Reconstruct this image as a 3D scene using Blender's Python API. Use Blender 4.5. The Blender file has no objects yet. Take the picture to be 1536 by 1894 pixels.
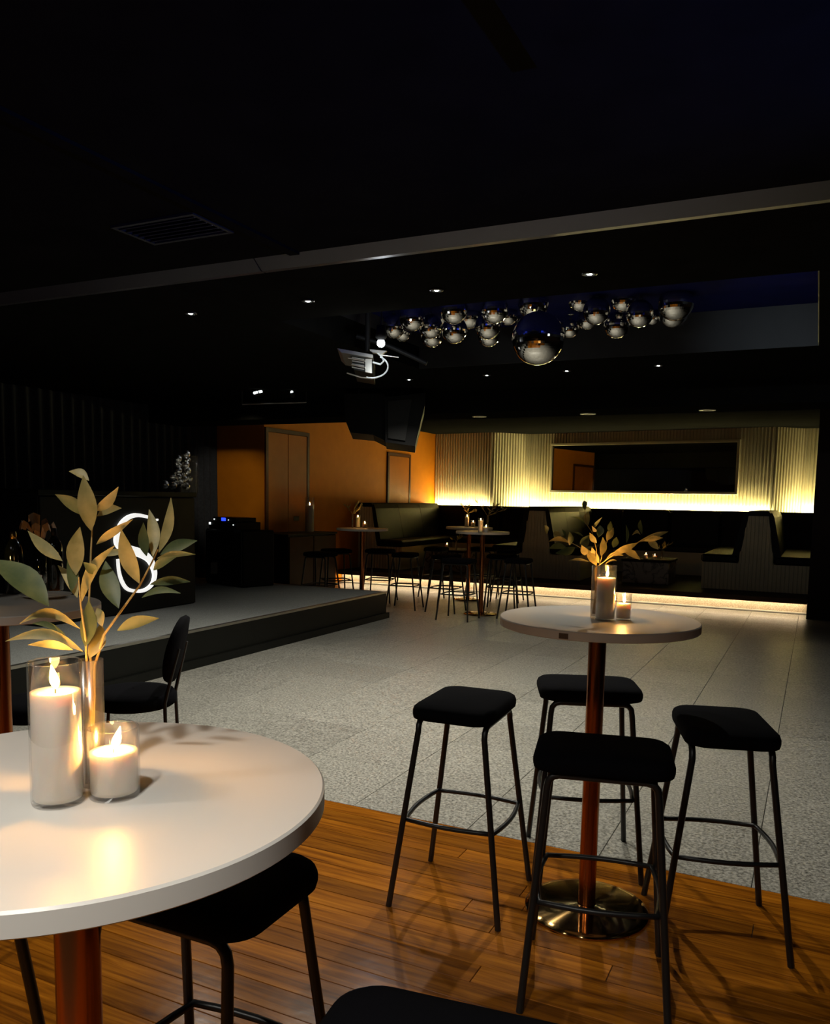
import bpy, math, random
from mathutils import Vector, Matrix
R = random.Random(7)
sc = bpy.context.scene
COL = sc.collection
PI = math.pi

# ------------------------------------------------------------------ camera
PITCH, ROLL, YAW, CH, FPX, PPY = -0.10692, 0.017975, 0.45166, 1.49012, 1523.1135, 1085.155
cy_, sy_ = math.cos(YAW), math.sin(YAW)
FWD = Vector((-sy_*math.cos(PITCH), cy_*math.cos(PITCH), math.sin(PITCH)))
_rt = Vector((cy_, sy_, 0)); _up = _rt.cross(FWD)
RT = math.cos(ROLL)*_rt + math.sin(ROLL)*_up
UP = math.cos(ROLL)*_up - math.sin(ROLL)*_rt
EYE = Vector((0, 0, CH))
cd = bpy.data.cameras.new('camera'); co = bpy.data.objects.new('camera', cd); COL.objects.link(co)
cd.sensor_fit = 'HORIZONTAL'; cd.sensor_width = 36.0; cd.lens = FPX/1536*36.0
cd.shift_y = (PPY-947.0)/1536; cd.clip_start = 0.02; cd.clip_end = 100
m = Matrix((RT, UP, -FWD)).transposed().to_4x4(); m.translation = EYE
co.matrix_world = m
sc.camera = co

def ray(px, py):
    return RT*((px-768)/FPX) - UP*((py-PPY)/FPX) + FWD
def on_z(px, py, z):
    d = ray(px, py); return EYE + d*((z-CH)/d.z)
def on_plane(px, py, pt, n):
    d = ray(px, py); n = Vector(n); return EYE + d*((Vector(pt)-EYE).dot(n)/d.dot(n))
def at_depth(px, py, dep):
    return EYE + ray(px, py)*dep          # dep = distance along the viewing axis

# ------------------------------------------------------------------ world, exposure, big lights
w = bpy.data.worlds.new('world'); sc.world = w; w.use_nodes = True
w.node_tree.nodes['Background'].inputs[0].default_value = (0.25, 0.27, 0.35, 1)
w.node_tree.nodes['Background'].inputs[1].default_value = 0.002
sc.view_settings.view_transform = 'Standard'; sc.view_settings.look = 'None'
sc.view_settings.gamma = 1; sc.view_settings.use_curve_mapping = False
sc.view_settings.exposure = 1.0

def spot(name, loc, target, watts, color, angle, blend=0.7, radius=0.03, parent=None):
    l = bpy.data.lights.new(name, 'SPOT'); l.energy = watts; l.color = color
    l.spot_size = math.radians(angle); l.spot_blend = blend; l.shadow_soft_size = radius
    o = bpy.data.objects.new(name, l); COL.objects.link(o)
    d = Vector(target)-Vector(loc)
    o.rotation_euler = d.to_track_quat('-Z', 'Y').to_euler(); o.location = loc
    if parent is not None:
        o.parent = parent; o.matrix_parent_inverse = Matrix.Translation(parent.location).inverted()
    return o
PIN_NEAR_W, PIN_FAR_W, DOWN_W = 47.0, 12.0, 84.0
PIN_COL = (1.0, 0.95, 0.82)

# ------------------------------------------------------------------ materials
def nmat(name):
    mt = bpy.data.materials.new(name); mt.use_nodes = True
    nt = mt.node_tree; return mt, nt, nt.nodes['Principled BSDF']
def plain(name, col, rough=0.5, metal=0.0, spec=0.5, coat=0.0, bump=0.0, bscale=200, var=0.0, vscale=6.0, aniso=0.0):
    mt, nt, b = nmat(name)
    b.inputs['Base Color'].default_value = (*col, 1); b.inputs['Roughness'].default_value = rough
    b.inputs['Metallic'].default_value = metal; b.inputs['Specular IOR Level'].default_value = spec
    b.inputs['Coat Weight'].default_value = coat
    if aniso: b.inputs['Anisotropic'].default_value = aniso
    tc = nt.nodes.new('ShaderNodeTexCoord')
    if bump:
        n = nt.nodes.new('ShaderNodeTexNoise'); n.inputs['Scale'].default_value = bscale; n.inputs['Detail'].default_value = 3
        nt.links.new(tc.outputs['Object'], n.inputs['Vector'])
        bm = nt.nodes.new('ShaderNodeBump'); bm.inputs['Strength'].default_value = bump; bm.inputs['Distance'].default_value = 0.002
        nt.links.new(n.outputs['Fac'], bm.inputs['Height']); nt.links.new(bm.outputs['Normal'], b.inputs['Normal'])
    if var:
        n = nt.nodes.new('ShaderNodeTexNoise'); n.inputs['Scale'].default_value = vscale; n.inputs['Detail'].default_value = 4
        nt.links.new(tc.outputs['Object'], n.inputs['Vector'])
        cr = nt.nodes.new('ShaderNodeValToRGB')
        cr.color_ramp.elements[0].position = 0.3; cr.color_ramp.elements[1].position = 0.7
        cr.color_ramp.elements[0].color = (*[c*(1-var) for c in col], 1); cr.color_ramp.elements[1].color = (*[min(1, c*(1+var)) for c in col], 1)
        nt.links.new(n.outputs['Fac'], cr.inputs['Fac']); nt.links.new(cr.outputs['Color'], b.inputs['Base Color'])
    return mt
def emit(name, col, s):
    mt, nt, b = nmat(name)
    b.inputs['Base Color'].default_value = (*[min(1, c) for c in col], 1)
    b.inputs['Emission Color'].default_value = (*col, 1); b.inputs['Emission Strength'].default_value = s
    return mt
def thin_glass(name, tint=(1, 1, 1), refl=0.9, base=0.04, rough=0.02):
    mt = bpy.data.materials.new(name); mt.use_nodes = True; nt = mt.node_tree; nt.nodes.clear()
    o = nt.nodes.new('ShaderNodeOutputMaterial'); mx = nt.nodes.new('ShaderNodeMixShader')
    tr = nt.nodes.new('ShaderNodeBsdfTransparent'); tr.inputs[0].default_value = (*tint, 1)
    gl = nt.nodes.new('ShaderNodeBsdfGlossy'); gl.inputs['Roughness'].default_value = rough
    lw = nt.nodes.new('ShaderNodeLayerWeight'); lw.inputs[0].default_value = 0.25
    ma = nt.nodes.new('ShaderNodeMath'); ma.operation = 'MULTIPLY_ADD'; ma.inputs[1].default_value = refl*0.6; ma.inputs[2].default_value = base
    nt.links.new(lw.outputs['Facing'], ma.inputs[0]); nt.links.new(ma.outputs[0], mx.inputs[0])
    nt.links.new(tr.outputs[0], mx.inputs[1]); nt.links.new(gl.outputs[0], mx.inputs[2]); nt.links.new(mx.outputs[0], o.inputs[0])
    return mt
def wood_floor():
    mt, nt, b = nmat('honey_timber')
    tc = nt.nodes.new('ShaderNodeTexCoord'); oi = nt.nodes.new('ShaderNodeObjectInfo')
    mp = nt.nodes.new('ShaderNodeMapping'); mp.inputs['Scale'].default_value = (1.3, 26, 26)
    add = nt.nodes.new('ShaderNodeVectorMath'); add.operation = 'ADD'
    cx = nt.nodes.new('ShaderNodeCombineXYZ'); mul = nt.nodes.new('ShaderNodeMath'); mul.operation = 'MULTIPLY'; mul.inputs[1].default_value = 37
    nt.links.new(oi.outputs['Random'], mul.inputs[0]); nt.links.new(mul.outputs[0], cx.inputs[0]); nt.links.new(mul.outputs[0], cx.inputs[2])
    nt.links.new(tc.outputs['Object'], add.inputs[0]); nt.links.new(cx.outputs[0], add.inputs[1]); nt.links.new(add.outputs[0], mp.inputs['Vector'])
    n = nt.nodes.new('ShaderNodeTexNoise'); n.inputs['Scale'].default_value = 1.6; n.inputs['Detail'].default_value = 7; n.inputs['Roughness'].default_value = 0.62; n.inputs['Distortion'].default_value = 0.7
    nt.links.new(mp.outputs[0], n.inputs['Vector'])
    cr = nt.nodes.new('ShaderNodeValToRGB'); e = cr.color_ramp.elements
    e[0].position = 0.28; e[0].color = (0.11, 0.030, 0.002, 1); e[1].position = 0.72; e[1].color = (0.54, 0.19, 0.012, 1)
    k = e.new(0.5); k.color = (0.34, 0.108, 0.006, 1)
    nt.links.new(n.outputs['Fac'], cr.inputs['Fac'])
    hs = nt.nodes.new('ShaderNodeHueSaturation'); mr = nt.nodes.new('ShaderNodeMapRange'); mr.inputs[3].default_value = 0.68; mr.inputs[4].default_value = 1.2
    nt.links.new(oi.outputs['Random'], mr.inputs[0]); nt.links.new(mr.outputs[0], hs.inputs['Value']); nt.links.new(cr.outputs[0], hs.inputs['Color'])
    nt.links.new(hs.outputs[0], b.inputs['Base Color'])
    b.inputs['Roughness'].default_value = 0.2; b.inputs['Specular IOR Level'].default_value = 0.5
    n2 = nt.nodes.new('ShaderNodeTexNoise'); n2.inputs['Scale'].default_value = 22; n2.inputs['Detail'].default_value = 2
    nt.links.new(tc.outputs['Object'], n2.inputs['Vector'])
    bp = nt.nodes.new('ShaderNodeBump'); bp.inputs['Strength'].default_value = 0.12; bp.inputs['Distance'].default_value = 0.004
    nt.links.new(n2.outputs['Fac'], bp.inputs['Height']); nt.links.new(bp.outputs[0], b.inputs['Normal'])
    return mt
def stone_tile(name, c0, c1, rough=0.42, fine=260):
    mt, nt, b = nmat(name)
    tc = nt.nodes.new('ShaderNodeTexCoord'); oi = nt.nodes.new('ShaderNodeObjectInfo')
    add = nt.nodes.new('ShaderNodeVectorMath'); add.operation = 'ADD'
    mul = nt.nodes.new('ShaderNodeMath'); mul.operation = 'MULTIPLY'; mul.inputs[1].default_value = 53
    nt.links.new(oi.outputs['Random'], mul.inputs[0]); nt.links.new(tc.outputs['Object'], add.inputs[0]); nt.links.new(mul.outputs[0], add.inputs[1])
    n = nt.nodes.new('ShaderNodeTexNoise'); n.inputs['Scale'].default_value = fine*0.4; n.inputs['Detail'].default_value = 5; n.inputs['Roughness'].default_value = 0.75
    nt.links.new(add.outputs[0], n.inputs['Vector'])
    cr = nt.nodes.new('ShaderNodeValToRGB'); e = cr.color_ramp.elements
    e[0].position = 0.36; e[0].color = (*c0, 1); e[1].position = 0.64; e[1].color = (*c1, 1)
    nt.links.new(n.outputs['Fac'], cr.inputs['Fac'])
    hs = nt.nodes.new('ShaderNodeHueSaturation'); mr = nt.nodes.new('ShaderNodeMapRange'); mr.inputs[3].default_value = 0.9; mr.inputs[4].default_value = 1.08
    nt.links.new(oi.outputs['Random'], mr.inputs[0]); nt.links.new(mr.outputs[0], hs.inputs['Value']); nt.links.new(cr.outputs[0], hs.inputs['Color'])
    nt.links.new(hs.outputs[0], b.inputs['Base Color']); b.inputs['Roughness'].default_value = rough
    bp = nt.nodes.new('ShaderNodeBump'); bp.inputs['Strength'].default_value = 0.35; bp.inputs['Distance'].default_value = 0.003
    nt.links.new(n.outputs['Fac'], bp.inputs['Height']); nt.links.new(bp.outputs[0], b.inputs['Normal'])
    return mt
def marble():
    mt, nt, b = nmat('veined_marble')
    tc = nt.nodes.new('ShaderNodeTexCoord'); n = nt.nodes.new('ShaderNodeTexNoise'); n.inputs['Scale'].default_value = 3; n.inputs['Detail'].default_value = 6; n.inputs['Distortion'].default_value = 1.6
    nt.links.new(tc.outputs['Object'], n.inputs['Vector'])
    cr = nt.nodes.new('ShaderNodeValToRGB'); e = cr.color_ramp.elements
    e[0].position = 0.45; e[0].color = (0.35, 0.3, 0.26, 1); e[1].position = 0.55; e[1].color = (0.35, 0.3, 0.26, 1)
    k = e.new(0.5); k.color = (0.05, 0.035, 0.025, 1)
    nt.links.new(n.outputs['Fac'], cr.inputs['Fac']); nt.links.new(cr.outputs[0], b.inputs['Base Color']); b.inputs['Roughness'].default_value = 0.25
    return mt
def leaf_mat(name, col, under):
    mt, nt, b = nmat(name)
    tc = nt.nodes.new('ShaderNodeTexCoord'); n = nt.nodes.new('ShaderNodeTexNoise'); n.inputs['Scale'].default_value = 40; n.inputs['Detail'].default_value = 3
    nt.links.new(tc.outputs['Object'], n.inputs['Vector'])
    cr = nt.nodes.new('ShaderNodeValToRGB'); e = cr.color_ramp.elements
    e[0].position = 0.3; e[0].color = (*col, 1); e[1].position = 0.75; e[1].color = (*under, 1)
    nt.links.new(n.outputs['Fac'], cr.inputs['Fac']); nt.links.new(cr.outputs[0], b.inputs['Base Color'])
    b.inputs['Roughness'].default_value = 0.5
    o = nt.nodes['Material Output']; tl = nt.nodes.new('ShaderNodeBsdfTranslucent'); mx = nt.nodes.new('ShaderNodeMixShader'); mx.inputs[0].default_value = 0.25
    nt.links.new(cr.outputs[0], tl.inputs[0]); nt.links.new(b.outputs[0], mx.inputs[1]); nt.links.new(tl.outputs[0], mx.inputs[2]); nt.links.new(mx.outputs[0], o.inputs[0])
    return mt
def wax_mat():
    mt, nt, b = nmat('white_candle_sand')
    b.inputs['Base Color'].default_value = (0.78, 0.7, 0.6, 1); b.inputs['Roughness'].default_value = 0.7
    b.inputs['Subsurface Weight'].default_value = 0.4; b.inputs['Subsurface Radius'].default_value = (0.03, 0.016, 0.008); b.inputs['Subsurface Scale'].default_value = 0.6
    tc = nt.nodes.new('ShaderNodeTexCoord'); n = nt.nodes.new('ShaderNodeTexNoise'); n.inputs['Scale'].default_value = 900
    nt.links.new(tc.outputs['Object'], n.inputs['Vector']); bp = nt.nodes.new('ShaderNodeBump'); bp.inputs['Strength'].default_value = 0.25; bp.inputs['Distance'].default_value = 0.001
    nt.links.new(n.outputs['Fac'], bp.inputs['Height']); nt.links.new(bp.outputs[0], b.inputs['Normal'])
    return mt
def brushed(name, col, rough):
    # spun metal disc: brushing runs in circles round the disc's axis
    mt, nt, b = nmat(name)
    b.inputs['Base Color'].default_value = (*col, 1); b.inputs['Metallic'].default_value = 1; b.inputs['Roughness'].default_value = rough
    b.inputs['Anisotropic'].default_value = 1.0; b.inputs['Anisotropic Rotation'].default_value = 0.25
    tn = nt.nodes.new('ShaderNodeTangent'); tn.direction_type = 'RADIAL'; tn.axis = 'Z'
    nt.links.new(tn.outputs[0], b.inputs['Tangent'])
    tc = nt.nodes.new('ShaderNodeTexCoord'); n = nt.nodes.new('ShaderNodeTexNoise'); n.inputs['Scale'].default_value = 30
    nt.links.new(tc.outputs['Object'], n.inputs['Vector'])
    mr = nt.nodes.new('ShaderNodeMapRange'); mr.inputs[3].default_value = rough*0.9; mr.inputs[4].default_value = rough*1.1
    nt.links.new(n.outputs['Fac'], mr.inputs[0]); nt.links.new(mr.outputs[0], b.inputs['Roughness'])
    return mt

M = dict(
 wood=wood_floor(), tile=stone_tile('grey_terrazzo_tile', (0.10, 0.097, 0.083), (0.60, 0.58, 0.51), 0.31, 170),
 riser=stone_tile('speckled_riser', (0.25, 0.2, 0.14), (0.55, 0.47, 0.35), 0.5, 200),
 grout=plain('dark_grout', (0.05, 0.048, 0.042), 0.8, var=0.1),
 ceil=plain('black_ceiling_paint', (0.0075, 0.0072, 0.0064), 0.8, spec=0.0, var=0.15),
 ceilg=plain('gloss_black_trim', (0.035, 0.033, 0.032), 0.3, spec=0.6, var=0.1),
 blue=plain('painted_blue_glow', (0.003, 0.005, 0.06), 0.7, spec=0.1, var=0.15),  # blue light inside the coffer is put into this colour
 orange=plain('amber_wall_paint', (0.50, 0.160, 0.007), 0.65, spec=0.1, bump=0.05, bscale=80, var=0.05),
 door=plain('amber_door_paint', (0.36, 0.105, 0.005), 0.5, spec=0.12, var=0.06),
 doorframe=plain('dark_brown_door_frame', (0.06, 0.016, 0.004), 0.5, spec=0.15, var=0.1),
 brown=plain('dark_brown_wall', (0.020, 0.008, 0.004), 0.6, spec=0.2, var=0.12),
 cream=plain('cream_batten_paint', (0.62, 0.54, 0.36), 0.6, var=0.04),
 stagecarpet=plain('charcoal_carpet', (0.28, 0.288, 0.275), 0.95, spec=0.1, bump=0.5, bscale=500, var=0.25, vscale=120),
 black=plain('black_paint', (0.006, 0.006, 0.006), 0.6, spec=0.2, var=0.1),
 blackface=plain('black_laminate', (0.008, 0.0085, 0.007), 0.4, spec=0.2, var=0.1),
 curtain=plain('black_velvet', (0.028, 0.030, 0.040), 0.9, spec=0.15, var=0.2, vscale=30),
 fabric=plain('black_upholstery', (0.0045, 0.0045, 0.006), 0.95, spec=0.05, bump=0.35, bscale=900, var=0.2, vscale=300),
 leather=plain('black_leather', (0.006, 0.0055, 0.0045), 0.45, spec=0.14, bump=0.12, bscale=150, var=0.15),
 steel=plain('black_powder_coat', (0.014, 0.014, 0.014), 0.38, spec=0.5, var=0.1),
 white=plain('white_laminate', (0.72, 0.69, 0.64), 0.37, spec=0.4, var=0.015, vscale=3),
 bronze=plain('bronze_tube', (0.45, 0.16, 0.055), 0.24, 1.0, var=0.06),
 bronzebase=brushed('spun_bronze_base', (0.62, 0.38, 0.14), 0.13),
 alu=plain('brushed_aluminium', (0.55, 0.53, 0.47), 0.35, 1.0, var=0.05),
 silver=plain('small_mirror_facets', (0.85, 0.85, 0.83), 0.22, 1.0, var=0.03), chrome=plain('mirror_facet_glass', (0.80, 0.78, 0.74), 0.06, 1.0, var=0.03),
 mirror=plain('tinted_mirror_glass', (0.62, 0.58, 0.52), 0.02, 1.0, var=0.01),
 mframe=plain('cream_mirror_frame', (0.66, 0.58, 0.4), 0.45, var=0.03),
 glass=thin_glass('clear_glass'), darkglass=plain('dark_green_bottle_glass', (0.004, 0.006, 0.004), 0.06, spec=0.8, coat=0.3, var=0.1),
 acrylic=thin_glass('clear_acrylic', (0.97, 0.97, 0.97), 0.5, 0.02),
 vaseglass=thin_glass('frosted_vase_glass', (0.85, 0.82, 0.78), 0.9, 0.16, 0.25),
 wax=wax_mat(), wick=plain('charred_wick', (0.02, 0.015, 0.01), 0.9, var=0.2),
 flame=emit('candle_flame', (1.0, 0.58, 0.17), 30), flamehot=emit('candle_flame_far', (1.0, 0.6, 0.2), 26),
 leaf=leaf_mat('olive_leaf', (0.20, 0.18, 0.06), (0.42, 0.34, 0.14)), leafd=leaf_mat('dark_olive_leaf', (0.05, 0.075, 0.03), (0.11, 0.13, 0.05)),
 stem=plain('olive_stem', (0.26, 0.19, 0.07), 0.6, var=0.2, vscale=60),
 ledwall=emit('warm_white_led', (1.0, 0.89, 0.40), 115), ledfloor=emit('soft_white_led', (1.0, 0.78, 0.48), 17),
 pin=emit('pin_spot_lens', (0.85, 1.0, 0.95), 40), pindim=plain('downlight_lens', (0.7, 0.66, 0.55), 0.3, var=0.05),
 sign=emit('emissive_white_acrylic', (1.0, 0.99, 0.95), 0.42), bluelcd=emit('blue_display', (0.02, 0.05, 1.0), 1.2), bluestrip=emit('blue_coffer_strip', (0.02, 0.06, 1.0), 0.5), whiteled=emit('white_indicator', (0.9, 1, 1), 1.5),
 lamp=emit('stage_lamp_lens', (0.9, 0.97, 1.0), 14), cablewhite=plain('white_cable', (0.75, 0.78, 0.78), 0.35, var=0.05),
 paper=plain('kraft_paper', (0.42, 0.27, 0.15), 0.7, var=0.15, vscale=20), china=plain('white_china', (0.75, 0.71, 0.65), 0.2, coat=0.3, var=0.02),
 gold=plain('gold_foil', (0.7, 0.42, 0.12), 0.25, 1.0, var=0.2, vscale=40), marble=marble(),
 coffer=plain('coffer_grey_paint', (0.02, 0.021, 0.022), 0.5, spec=0.2, var=0.1), grille=plain('speaker_grille', (0.008, 0.008, 0.008), 0.7, bump=0.6, bscale=700, var=0.2), brand=plain('brass_plaque', (0.12, 0.085, 0.06), 0.5, 0.2, var=0.3, vscale=400),
)

# ------------------------------------------------------------------ mesh builder
class MB:
    def __init__(s): s.v = []; s.f = []; s.sm = []
    def add(s, vs, fs, smooth=False):
        o = len(s.v); s.v += [tuple(v) for v in vs]; s.f += [tuple(i+o for i in f) for f in fs]; s.sm += [smooth]*len(fs); return s
    def box(s, lo, hi):
        x0, y0, z0 = lo; x1, y1, z1 = hi
        return s.add([(x0,y0,z0),(x1,y0,z0),(x1,y1,z0),(x0,y1,z0),(x0,y0,z1),(x1,y0,z1),(x1,y1,z1),(x0,y1,z1)],
                     [(0,3,2,1),(4,5,6,7),(0,1,5,4),(1,2,6,5),(2,3,7,6),(3,0,4,7)])
    def bbox(s, lo, hi, b=0.01):
        # box with chamfered edges
        c = [(lo[i]+hi[i])/2 for i in range(3)]; h = [(hi[i]-lo[i])/2 for i in range(3)]; b = min(b, min(h)*0.9)
        vs = []; idx = {}
        for sx in (-1,1):
            for sy in (-1,1):
                for sz in (-1,1):
                    for a in range(3):
                        q = [h[0]-b, h[1]-b, h[2]-b]; q[a] = h[a]
                        idx[(sx,sy,sz,a)] = len(vs); vs.append((c[0]+sx*q[0], c[1]+sy*q[1], c[2]+sz*q[2]))
        fs = []
        for a in range(3):
            o1, o2 = [(1,2),(2,0),(0,1)][a]
            for sg in (-1,1):
                loop = []
                for p1, p2 in ((-1,-1),(1,-1),(1,1),(-1,1)):
                    k = [0,0,0]; k[a] = sg; k[o1] = p1; k[o2] = p2; loop.append(idx[(*k, a)])
                fs.append(tuple(loop if sg > 0 else loop[::-1]))
        for a in range(3):
            o1, o2 = [(1,2),(2,0),(0,1)][a]
            for p1 in (-1,1):
                for p2 in (-1,1):
                    k0 = [0,0,0]; k1 = [0,0,0]; k0[a] = -1; k1[a] = 1
                    for k in (k0,k1): k[o1] = p1; k[o2] = p2
                    l = [idx[(*k0,o1)], idx[(*k1,o1)], idx[(*k1,o2)], idx[(*k0,o2)]]
                    fs.append(tuple(l if p1*p2 < 0 else l[::-1]))
        for sx in (-1,1):
            for sy in (-1,1):
                for sz in (-1,1):
                    l = [idx[(sx,sy,sz,0)], idx[(sx,sy,sz,1)], idx[(sx,sy,sz,2)]]
                    fs.append(tuple(l if sx*sy*sz > 0 else l[::-1]))
        return s.add(vs, fs)
    def lathe(s, prof, n=32, c=(0,0,0), smooth=True):
        vs = []; fs = []
        for r, z in prof:
            for k in range(n):
                a = 2*PI*k/n; vs.append((c[0]+r*math.cos(a), c[1]+r*math.sin(a), c[2]+z))
        for i in range(len(prof)-1):
            for k in range(n):
                fs.append((i*n+k, i*n+(k+1)%n, (i+1)*n+(k+1)%n, (i+1)*n+k))
        return s.add(vs, fs, smooth)
    def tube(s, pts, r, n=8, cap=True, closed=False, smooth=True):
        pts = [Vector(p) for p in pts]; rs = r if isinstance(r, (list, tuple)) else [r]*len(pts)
        L = len(pts); vs = []; fs = []; prev = None
        for i, p in enumerate(pts):
            a = pts[(i-1) % L] if (closed or i > 0) else p; b = pts[(i+1) % L] if (closed or i < L-1) else p
            t = (b-a).normalized()
            if prev is None:
                ref = Vector((0,0,1)) if abs(t.z) < 0.9 else Vector((1,0,0)); nx = t.cross(ref).normalized()
            else: nx = (prev - t*prev.dot(t)).normalized()
            prev = nx; ny = t.cross(nx)
            for k in range(n):
                q = 2*PI*k/n; vs.append(p + nx*(rs[i]*math.cos(q)) + ny*(rs[i]*math.sin(q)))
        segs = L if closed else L-1
        for i in range(segs):
            j = (i+1) % L
            for k in range(n): fs.append((i*n+k, i*n+(k+1)%n, j*n+(k+1)%n, j*n+k))
        s.add(vs, fs, smooth)
        if cap and not closed: s.add([v for v in vs[:n]], [tuple(range(n))[::-1]]); s.add([v for v in vs[-n:]], [tuple(range(n))])
        return s
    def prism(s, poly, axis, a, b):
        # poly of 2-tuples extruded along axis from a to b
        def mk(p, t):
            return {0:(t,p[0],p[1]), 1:(p[0],t,p[1]), 2:(p[0],p[1],t)}[axis]
        n = len(poly); vs = [mk(p,a) for p in poly]+[mk(p,b) for p in poly]
        fs = [tuple(range(n))[::-1], tuple(range(n,2*n))]+[(i,(i+1)%n,n+(i+1)%n,n+i) for i in range(n)]
        return s.add(vs, fs)
    def sphere(s, c, r, nu, nv, smooth=False):
        prof = [(max(r*math.sin(PI*i/nv),1e-4), -r*math.cos(PI*i/nv)) for i in range(nv+1)]
        return s.lathe(prof, nu, c, smooth)
    def mesh(s, name, mat):
        me = bpy.data.meshes.new(name); me.from_pydata(s.v, [], s.f); me.polygons.foreach_set('use_smooth', s.sm); me.update()
        me.materials.append(M[mat]); return me
    def build(s, name, mat, parent=None, loc=None, rz=0):
        o = bpy.data.objects.new(name, s.mesh(name, mat)); COL.objects.link(o)
        if loc is not None: o.location = loc
        o.rotation_euler = (0, 0, rz)
        if parent is not None: o.parent = parent
        return o
def wbuild(mb, name, mat, parent):
    # geometry given in world coordinates, made a child of an unrotated parent
    o = mb.build(name, mat, parent); o.location = -parent.location if parent is not None else (0,0,0); return o
def tag(o, label=None, cat=None, group=None, kind=None):
    if label: o['label'] = label
    if cat: o['category'] = cat
    if group: o['group'] = group
    if kind: o['kind'] = kind
    return o
def thing(name, label, cat, loc=(0,0,0), rz=0, group=None):
    o = bpy.data.objects.new(name, None); COL.objects.link(o); o.location = loc; o.rotation_euler = (0,0,rz); o.empty_display_size = 0.1
    return tag(o, label, cat, group)
def part(name, data, parent, loc=(0,0,0), rot=(0,0,0)):
    o = bpy.data.objects.new(name, data); COL.objects.link(o); o.parent = parent; o.location = loc; o.rotation_euler = rot; return o
def copy_tree(o, parent=None):
    c = o.copy(); COL.objects.link(c); c.parent = parent
    for ch in list(o.children): copy_tree(ch, c)
    return c
def struct(mb, name, mat, parent=None):
    return tag(mb.build(name, mat, parent), kind='structure')

# ------------------------------------------------------------------ the setting
CZ = 2.70                 # dance-floor ceiling
NZ = 2.75                 # ceiling over the timber floor
WX = -7.5                 # amber wall
CX = -8.35                # curtain line
STG = (-4.76, 9.0, 0.329) # stage front x, stage end y, height
PLY, PLZ = 12.34, 0.22    # booth platform front and top
EDGE = 3.355
floor = struct(MB().box((-9, -3.2, -0.12), (3.2, 17.2, -0.006)), 'floor', 'grout')
# planks
PW = 0.10; g = 0.0012; y = EDGE; rows = 0
lens = {}
while y > -0.3:
    x = -3.6 - R.random()*1.6
    xmax = 0.9
    while x < xmax:
        L = R.choice((1.2, 1.6, 2.0, 2.4)); L = min(L, xmax+0.6-x) if x+L > xmax else L
        key = round(L, 1)
        if key not in lens: lens[key] = MB().bbox((0, -PW/2+g, -0.02), (key-2*g, PW/2-g, 0.0), 0.0012).mesh('plank', 'wood')
        part('plank', lens[key], floor, (x, y-PW/2, 0.0)); x += key
    y -= PW
tg = 0.0016
tm = MB().bbox((-0.3+tg, -0.3+tg, -0.02), (0.3-tg, 0.3-tg, 0.0), 0.0015).mesh('tile', 'tile')
tx = -0.141+0.6
ntile = 0
for i in range(-1, 8):
    for j in range(0, 15):
        x = -0.141-0.6*i-0.3; yy = EDGE+0.6*j+0.3
        if x < STG[0]-0.3 and yy < 9.3: continue
        part('tile', tm, floor, (x, yy, 0)); ntile += 1
for i in range(8, 12):
    for j in range(9, 15):
        part('tile', tm, floor, (-0.141-0.6*i-0.3, EDGE+0.6*j+0.3, 0)); ntile += 1
# side areas seldom seen
struct(MB().box((0.459+0.0, EDGE, -0.02), (3.2, 12.34, -0.0005)), 'floor_side_tiles', 'tile', floor)
# walls
wl = struct(MB().box((WX-0.2, 10.2, 0), (WX, 17.2, 3.0)), 'wall_left', 'orange')
struct(MB().box((-9, 10.2, 0), (WX-0.2, 10.4, 3.0)), 'wall_stage_end', 'orange')
struct(MB().box((-9.0, -3.2, 0), (-8.75, 10.2, 3.0)), 'wall_stage_back', 'brown')
struct(MB().box((3.0, -3.2, 0), (3.2, 11.93, 3.0)), 'wall_right', 'brown')
struct(MB().box((-9, -3.4, 0), (3.2, -3.2, 3.0)), 'wall_front', 'brown')
struct(MB().box((-0.05, 11.93, 0), (3.2, 12.35, 3.0)), 'wall_right_pier', 'brown')
struct(MB().box((0.6, 12.35, 0), (0.8, 17.2, 3.0)), 'wall_booth_side', 'brown')
# sawtooth back wall
def ratio(px): d = ray(px, 870); return d.x/d.y
SL = -0.125
pts = [(WX, 16.35)]
def step_wide(p, px):
    r = ratio(px); y = (p[1]-SL*p[0])/(1-SL*r); return (r*y, y)
def step_45(p, px):
    r = ratio(px); d = (r*p[1]-p[0])/(1-r); return (p[0]+d, p[1]+d)
pts.append(step_wide(pts[-1], 911)); pts.append(step_45(pts[-1], 981)); pts.append(step_wide(pts[-1], 1432)); pts.append(step_45(pts[-1], 1485))
pts.append((0.6, pts[-1][1]+SL*(0.6-pts[-1][0])))
WT = 2.87
poly = pts+[(0.6, 17.2), (WX, 17.2)]
wb = struct(MB().prism(poly, 2, 0.0, 3.0), 'wall_back', 'cream')
for i in range(len(pts)-1):
    a = Vector((*pts[i], 0)); b = Vector((*pts[i+1], 0)); d = b-a; L = d.length; d.normalize(); n = Vector((d.y, -d.x, 0))
    wide = i % 2 == 0
    pitch = 0.062; cnt = int(L/pitch); mb = MB()
    for k in range(cnt):
        s = (k+0.5)*L/cnt
        prof = []
        for q in range(7):
            t = PI*q/6; prof.append((math.cos(t)*pitch*0.36, math.sin(t)*0.020))
        vs = []
        for z in (1.2, WT):
            for u, h in prof: vs.append(a+d*(s+u)+n*(h+0.001)+Vector((0,0,z)))
        mb.add(vs, [(q, q+1, 8+q, 7+q) for q in range(6)], True)
    tag(mb.build('fluting', 'cream', wb), kind='stuff')
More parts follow.
